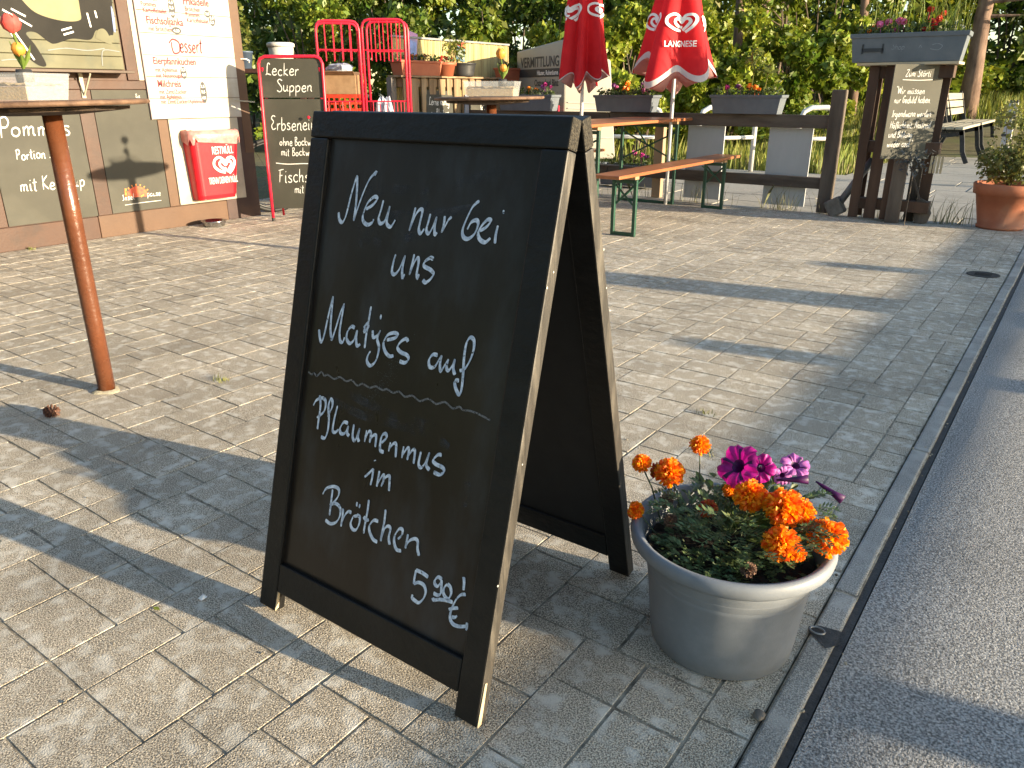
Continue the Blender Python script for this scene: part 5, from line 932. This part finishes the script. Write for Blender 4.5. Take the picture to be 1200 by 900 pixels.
# ============================================================ TERRACOTTA POT WITH SHRUB
tp2 = thing('terracotta_pot', 'big terracotta clay pot with a leafy green shrub beside the road at the right', 'flower pot', (-.55, 8.22, 0)); MB().lathe([(.001, .01), (.17, .01), (.185, .0), (.19, .025), (.18, .03), (.24, .30), (.262, .30), (.272, .385), (.262, .395), (.248, .39), (.236, .33), (.001, .33)], 44).build('pot_body', M_terrapot, tp2, smooth=True)
M_box = mat('shrub leaf', (.10, .12, .022), (.24, .235, .06), 5, .5, trans=.3, island=.35); leaves('foliage', M_box, [(0, 0, .62, .26, .26, .24), (.02, 0, .92, .23, .23, .2), (-.12, 0, .55, .16, .18, .16), (.13, -.05, .58, .16, .16, .18)], 4600, .038, tp2, 7, fill=.6)
q = MB(); rnd = random.Random(4)
for i in range(16):
    a = rnd.uniform(0, 6.28); r = rnd.uniform(.05, .2); q.tube([(0, 0, .33), (r * .5 * math.cos(a), r * .5 * math.sin(a), .55), (r * math.cos(a), r * math.sin(a), rnd.uniform(.75, .98))], [.006, .004, .002], 5)
q.build('stems', M_post, tp2)

# ============================================================ PARK BENCHES, SIGN POST, RAILINGS
M_plank = mat('pale bench plank', (.30, .27, .20), (.42, .38, .29), 9, .7, .2, 60, stretch=(.1, 1, 1)); M_iron = mat('black cast iron', (.012, .012, .014), (.03, .03, .032), 20, .6)
def pbench(lab, loc, rz):
    t = thing('park_bench', lab, 'bench', loc, rz, 'park benches by the lawn'); L = 1.8; t.scale = (1.24,) * 3
    for i in range(4): MB().box(-L / 2, L / 2, -.30 + i * .115, -.20 + i * .115, .44, .475).build('seat_plank', M_plank, t, bevel=.006)
    for i in range(3): MB().obox((0, .21 + i * .03, .62 + i * .115), (1, 0, 0), V(0, .26, 1).normalized().cross(Vector((1, 0, 0))), V(0, .26, 1).normalized(), L / 2, .015, .05).build('back_plank', M_plank, t, bevel=.005)
    for x in (-L / 2 + .12, L / 2 - .12):
        q = MB()
        for pts in ([(-.40, 0), (-.33, .14), (-.30, .30), (-.27, .43)], [(.32, 0), (.24, .14), (.17, .32), (.15, .43), (.20, .6), (.30, .92)], [(-.30, .40), (-.1, .36), (.1, .36), (.17, .40)]):
            for a, b in zip(pts, pts[1:]): q.bar((x, a[0], a[1]), (x, b[0], b[1]), .055, .06, (1, 0, 0))
        q.build('side_frame', M_iron, t)
pbench('pale slatted park bench at the right, nearer of the two beside the path', (-2.22, 16.5, 0), R(90)); pbench('pale slatted park bench behind, partly hidden by the quote chalkboard', (-2.22, 19.0, 0), R(90))
t = thing('post_with_straps', 'slim white topped post with dark straps between the bench and the terracotta pot', 'post', (-.93, 11.9, 0)); MB().box(-.05, .05, -.04, .04, 0, 1.02).build('post_body', mat('whitish post', (.40, .38, .38), (.5, .48, .47), 9, .6), t, bevel=.006); [MB().box(-.062, .045, -.05, .05, z, z + .03).build('strap', M_ink, t) for z in (.62, .86, 1.02)]
M_galv = mat('pale galvanised tube', (.50, .50, .48), (.6, .6, .58), 8, .4)
def hoop(lab, pts, mids, legs):
    t = thing('bicycle_stand', lab, 'bicycle stand', (pts[0][0], pts[0][1], 0), 0, 'tubular stands behind the fence')
    def ad(nm, ps, r): part(t, nm, MB().tube(ps, r, 12), M_galv, smooth=True)
    ad('hoop', pts, .036)
    for m in mids: ad('mid_rail', m, .028)
def hp2(a, b, h=.93):
    a, b = Vector((*a, 0)), Vector((*b, 0)); u = (b - a).normalized(); z = Vector((0, 0, 1)); return [a, a + z * (h - .16), a + u * .05 + z * (h - .05), a + u * .16 + z * h, b - u * .16 + z * h, b - u * .05 + z * (h - .05), b + z * (h - .16), b], [[a + z * .5, b + z * .5]]
for lab, a, b in (('pale tubular stand seen beyond the beer table, left one', (-6.6, 10.9), (-5.35, 11.2)), ('pale tubular stand behind the pale fence board beside the parasol pole', (-4.75, 11.2), (-4.22, 12.05)), ('pale tubular stand next to the fence post', (-3.55, 12.0), (-3.12, 12.35))): P_, M_ = hp2(a, b); hoop(lab, P_, M_, None)

# ============================================================ TREES AND BUSHES
M_lf = [mat('leaf deep green', (.040, .078, .009), (.13, .185, .025), 1.0, .45, trans=.28, island=.4), mat('leaf mid green', (.09, .14, .011), (.23, .28, .03), 1.0, .45, trans=.32, island=.4), mat('leaf bright green', (.16, .21, .014), (.32, .36, .04), 1.2, .45, trans=.35, island=.4), mat('pine needle', (.035, .050, .018), (.075, .088, .034), 1.5, .6, trans=.2, island=.35)]
M_bark = mat('rough bark', (.07, .05, .036), (.17, .125, .09), 9, .9, 1, 20, stretch=(1, 1, .25)); M_pine = mat('pine bark', (.11, .065, .045), (.26, .17, .12), 7, .9, 1, 14, stretch=(1, 1, .3))
def bush(lab, x, y, rx, ry, h, n, size, m, seed, nm='bush', cat='bush', group=None, lo=.1, ncl=26):
    rnd = random.Random(seed); z0 = hgt(x, y) - .06; t = thing(nm, lab, cat, (x, y, z0), rnd.uniform(0, .4), group); cl = []
    for i in range(ncl):
        a = rnd.uniform(0, 6.283); f = rnd.random() ** .5; z = lo * h + rnd.random() * (1 - lo) * h * .95; s = 1 - .25 * (z / h) ** 2; r = rnd.uniform(.16, .32) * min(rx, h)
        cl.append((math.cos(a) * rx * f * s, math.sin(a) * ry * f * s, z, r, r, r * rnd.uniform(.6, 1)))
    mm = M_lf[m]; leaves('crown', mm, cl, n, size, t, seed)
    q = MB()
    for i in range(4):
        a = rnd.uniform(0, 6.283); r = rnd.uniform(.2, .6) * rx; q.tube([(rnd.uniform(-.1, .1), rnd.uniform(-.1, .1), 0), (r * .5 * math.cos(a) + rnd.uniform(-.15, .15), r * .5 * math.sin(a), h * .3), (r * math.cos(a), r * math.sin(a), h * .6)], [.04, .025, .008], 6)
    q.build('trunk', M_bark, t); return t
def tree(lab, x, y, r, h, n, size, m, seed, cr, cz, mb_=None, nm='tree', lean=(0, 0), group=None, low=()):
    rnd = random.Random(seed); z0 = hgt(x, y) - .08; t = thing(nm, lab, 'tree', (x, y, z0), 0, group); q = MB(); top = V(lean[0], lean[1], h)
    pts = [V(0, 0, 0) + top * s + V(rnd.uniform(-.05, .05), rnd.uniform(-.05, .05), 0) * (s > 0) for s in np.linspace(0, 1, 8)]; q.tube(pts, [r * (1.25 if i == 0 else 1 - .65 * i / 7) for i in range(8)], 14); q.build('trunk', mb_ or M_bark, t, smooth=True)
    q = MB(); cl = []
    for i in range(16):
        s = rnd.uniform(cz / h, 1); a = rnd.uniform(0, 6.283); b = top * s; e = b + V(math.cos(a), math.sin(a), rnd.uniform(.1, .5)) * cr * rnd.uniform(.5, 1); q.tube([b, (b + e) / 2 + V(0, 0, .1), e], [r * .3, r * .18, .01], 6); cl.append((*e, cr * .38, cr * .38, cr * .26)); cl.append((*((b + e) / 2), cr * .3, cr * .3, cr * .22))
    for lx, ly, lz, lr in low: q.tube([top * (lz / h), V(lx, ly, lz)], [r * .25, .01], 6); cl.append((lx, ly, lz, lr, lr, lr * .7))
    q.build('limbs', mb_ or M_bark, t); leaves('crown', M_lf[m], cl, n, size, t, seed); return t
# hedge behind the kiosk, roll containers and counter
for i, (x, y, rx, ry, h, n, m, lab) in enumerate((
    (-15.3, 10.6, 2.0, 1.6, 4.6, 9000, 0, 'tall dark bush at the left end of the hedge, seen beside the kiosk edge'),
    (-12.9, 11.2, 1.6, 1.5, 4.4, 10000, 1, 'tall leafy bush rising behind the soup board'),
    (-11.6, 12.6, 1.7, 1.5, 4.6, 11000, 0, 'dark green bush behind the red roll containers'),
    (-10.2, 13.4, 1.6, 1.5, 4.4, 11000, 1, 'dense leafy bush behind the left half of the reed screen'),
    (-9.3, 14.4, 1.6, 1.5, 4.5, 11000, 0, 'dark bush behind the right half of the reed screen'),
    (-8.3, 15.2, 1.5, 1.4, 4.5, 10000, 1, 'leafy bush behind the white sign trailer'),
    (-7.2, 14.2, 1.2, 1.1, 3.3, 9000, 2, 'bright green bush between the two red parasols'),
    (-7.3, 16.6, 1.6, 1.4, 4.8, 8000, 1, 'taller green bush rising between the parasols'),
    (-6.2, 15.6, 1.1, 1.0, 2.6, 6000, 2, 'low yellow green bush under the right parasol'),
    (-5.3, 17.4, 1.3, 1.2, 4.4, 7500, 1, 'leafy bush right of the parasol, over the seedling box'),
    (-5.3, 19.6, .9, .9, 2.5, 4200, 2, 'round sunlit bush overhanging the lawn left of the fence post'),
    (-4.2, 26.0, 1.4, 1.2, 4.2, 5000, 2, 'bright bush behind the large flower box'),
    (-1.5, 28.5, 1.6, 1.3, 3.6, 5000, 0, 'dark bush on the bank at the right edge'))):
    bush(lab, x, y, rx, ry, h, int(n * 1.8), .125 if y < 16 else .15, m, 100 + i)
# taller trees standing close behind the hedge
for i, (x, y, rx, h, m, lab) in enumerate((
    (-18.5, 13.5, 2.6, 7.0, 0, 'tall dark tree mass behind the far left of the hedge'), (-15.0, 16.0, 2.6, 7.2, 1, 'tall tree behind the hedge above the soup board'),
    (-12.8, 18.4, 2.5, 7.0, 0, 'tall dark tree behind the hedge above the roll containers'), (-10.8, 20.2, 2.5, 7.2, 1, 'tall tree behind the hedge above the white trailer'),
    (-8.9, 22.0, 2.4, 6.8, 2, 'tall bright tree between the parasols, behind the bushes'), (-6.6, 23.4, 2.3, 6.6, 1, 'tall tree right of the parasols behind the slim trunks'),
    (-4.6, 25.6, 2.0, 6.2, 2, 'sunlit tree behind the lawn left of the large flower box'), (-2.6, 27.6, 2.2, 6.4, 1, 'tree on the bank behind the large flower box'), (-.3, 29.0, 2.4, 6.6, 0, 'dark tree on the bank at the right edge of the picture'))):
    bush(lab, x, y, rx, rx * .8, h, 5200, .24, m, 300 + i, 'tree', 'tree', None, .04, 40)
# single trunks at the right
tree('twin trunked tree behind the parasol, left trunk', -7.35, 19.2, .14, 7, 1500, .15, 1, 3, 1.6, 4.5, M_pine, low=((.5, -.4, 3.2, .5),))
tree('twin trunked tree behind the parasol, right trunk', -6.95, 19.6, .12, 7, 1500, .15, 1, 4, 1.6, 4.5, M_pine)
tree('slim pale trunk standing on the lawn above the fence post', -5.05, 21.0, .12, 7.5, 2600, .14, 1, 5, 1.8, 3.6, M_pine, low=((.4, -.3, 2.4, .45), (-.4, -.4, 1.9, .5)))
tree('thick pine trunk behind the park benches', -2.68, 22.2, .21, 8, 3600, .11, 3, 6, 2.0, 4.4, M_pine, 'pine_tree', low=((1.0, -.5, 3.0, .6), (1.4, -.3, 2.6, .6), (.9, .2, 2.3, .5), (-.7, -.3, 3.3, .5)))
tree('many stemmed slim tree above the seedling flower box', -6.0, 18.3, .05, 4.6, 2200, .12, 1, 8, 1.0, 2.2, M_bark)
# unseen tall trees added behind the viewpoint to darken what the glossy boards mirror
for i, x in enumerate((-17, -12.5, -8, -3.5, 1)): bush('unseen tall leafy tree added behind the viewpoint to darken reflections', x, -9.5 - (i % 2), 2.8, 2.2, 10.5, 3000, .42, 0, 500 + i, 'tree', 'tree', 'added trees behind the viewpoint', .05, 60)
# far wood as one mass
g = np.random.default_rng(5); cl = []
for i in range(480):
    th = g.uniform(-.3, 1.4); d = g.uniform(29, 40); cl.append((-math.sin(th) * d, math.cos(th) * d, g.uniform(.6, 11), g.uniform(1.2, 2.4), g.uniform(1.0, 2.0), g.uniform(.8, 1.5)))
stuff(leaves('far_wood', M_lf[0], cl, 150000, .32, None, 77), 'dark far wood closing the view behind the bushes and the lawn', 'wood')
# weeds along the fence foot
g = np.random.default_rng(15); pts = [(x + g.normal() * s, 8.14 + abs(g.normal()) * .10, -.005) for x, s, n in ((-2.55, .12, 45), (-1.9, .2, 20), (-1.5, .12, 50), (-1.0, .14, 60), (-3.5, .3, 25), (-2.2, .1, 15), (-4.2, .4, 25)) for _ in range(n)]
stuff(blades('fence_weeds', mat('fence weeds', (.14, .14, .07), (.26, .25, .13), 5, .7, trans=.25, island=.3), pts, .05, .30, .003, None, 6, .8), 'thin dry weeds growing along the foot of the fence and the pallet stand', 'weeds')
M_moss = mat('moss tuft', (.16, .17, .04), (.26, .26, .08), 30, .8)
for lab, x, y, n in (('small yellow green tuft in a paving joint right of the table post', -2.80, 1.75, 40), ('tiny dry tuft in the paving joint above the flower pot', -.86, 2.30, 26), ('small grass tuft at the foot of the kiosk plinth', -6.53, 2.62, 50), ('tiny yellow tuft at the far side of the A-board', -.99, 2.62, 20)):
    t = thing('weed_tuft', lab, 'weed', (x, y, -.002)); blades('blades', M_moss, [(g.normal() * .022, g.normal() * .012, 0) for _ in range(n)], .006, .03, .0018, t, int(n), .8)

g = np.random.default_rng(44); q = MB(); rnd = random.Random(9)
for i in range(420):
    x = g.uniform(-6.4, -.3) if i % 3 else g.uniform(-.36, -.2); y_ = g.uniform(.1, 7.9); s_ = g.uniform(.0012, .0042); q.ball((x, y_, s_ * .5), s_, 6, 4, sc=(1, 1.2, .6), jit=.25)
stuff(q.build('grit', mat('grit', (.12, .10, .07), (.40, .35, .26), 40, .9, island=.4)), 'loose grit and crumbs lying about on the paving', 'grit')

# ============================================================ SMALL THINGS ON THE PAVING
t = thing('pine_cone', 'small brown pine cone on the paving near the table post', 'pine cone', (-2.985, 1.145, .018), .5); rnd = random.Random(2); q = MB()
for i in range(60):
    f = i / 60; a = i * 2.4; z = (f - .5) * .055; r = .021 * math.sin(math.pi * (.12 + .8 * f)); p = V(z, r * math.cos(a), r * math.sin(a)); d = V(.3, math.cos(a), math.sin(a)).normalized(); s = d.cross(V(1, 0, 0)).normalized() * .006; q.add([p * .4, p + s + d * .004, p + d * .010, p - s + d * .004], [(0, 1, 2, 3)])
q.ball((0, 0, 0), .010, 8, 6, sc=(2, 1, 1)); q.build('scales', mat('pine cone', (.07, .03, .018), (.14, .065, .04), 60, .7, island=.3), t)
t = thing('paper_scrap', 'crumpled white paper scrap on the paving left of the pavement board', 'litter', (-1.52, .82, .001)); q = MB(); q.add([(-.011, -.008, 0), (.008, -.010, .003), (.013, .003, .008), (.002, .009, .002), (-.010, .006, .006), (0, 0, .011)], [(0, 1, 5), (1, 2, 5), (2, 3, 5), (3, 4, 5), (4, 0, 5)]); q.build('paper', M_wprint, t)
t = thing('leaf_litter', 'small yellow leaf on the paving near the paper scrap', 'leaf', (-1.575, .73, .001)); q = MB(); q.add([(-.014, 0, 0), (0, .006, .004), (.014, .002, .002), (0, -.004, .001)], [(0, 1, 2, 3)]); q.build('leaf', mat('yellow leaf', (.35, .36, .03), None, 9, .6), t)
t = thing('pebble', 'grey pebble lying on the kerb at the bottom right', 'pebble', (-.300, 1.235, .004)); q = MB(); q.ball((0, 0, .006), .012, 10, 7, sc=(1, 1.3, .6), jit=.15); q.build('stone', M_stonem, t, smooth=True)
t = thing('drain_cover', 'small round iron cover let into the paving near the far kerb', 'drain cover', (-.43, 5.97, .0005)); MB().lathe([(.001, .002), (.075, .002), (.08, .0), (.10, .0), (.10, .003), (.001, .003)][3:4] + [(.10, .0), (.10, .003), (.085, .003), (.082, .0015), (.001, .0015)], 36).build('cover', mat('dark iron', (.03, .028, .026), (.06, .055, .05), 30, .6, metal=.5), t); q = MB(); [q.box(-.05, .05, y_ - .004, y_ + .004, .0016, .0034) for y_ in (-.04, -.02, 0, .02, .04)]; q.build('ribs', MATS['dark iron'], t)
t = thing('iron_ring', 'small iron eye set in a dark gap of the kerb beside the flower pot', 'ring', (-.268, 1.565, .006)); q = MB(); q.add([(-.03 , -.012, 0), (.018, -.05, 0), (.034, -.03, 0), (.034, .03, 0), (-.012, .022, 0), (-.034, .006, 0)], [tuple(range(6))]); q.build('gap', M_tar, t); q = MB(); q.tube([(-.012 + .016 * math.cos(a), -.004 + .012 * math.sin(a), .004) for a in np.linspace(0, 6.283, 20)], .0022, 6); q.build('eye', mat('grey iron', (.2, .2, .2), None, 9, .4, metal=.5), t)
rnd = random.Random(33)
# ============================================================ ACROSS THE ROAD (outside the picture, they throw the long shadows)
gr = thing('guard_rail', 'low timber guard rail on round posts along the far side of the road', 'guard rail', (4.0, 3.0, 0))
part(gr, 'rail', MB().tube([(4.0, -4, .775), (4.0, 4, .78), (4.0, 12, .775)], .066, 14), M_post, smooth=True)
for y in (-.1, 2.22, 4.47, 6.75, 9.0): part(gr, 'post', MB().tube([(4.0, y, -.03), (4.0, y, .70), (4.0, y, .95)], .09, 14), M_post, smooth=True)
tm = thing('shadow_caster', 'unseen grey upright added as a shadow caster across the road', 'shadow caster', (4.6, 5.78, 0)); MB().box(-.15, .15, -.16, .16, 0, 1.62).build('cabinet', mat('grey cabinet', (.2, .21, .22), None, 9, .5), tm, bevel=.03); MB().box(-.153, -.149, -.1, .1, 1.1, 1.4).build('front_panel', M_ink, tm)  # unseen upright added only to throw the broad shadow band over the paving
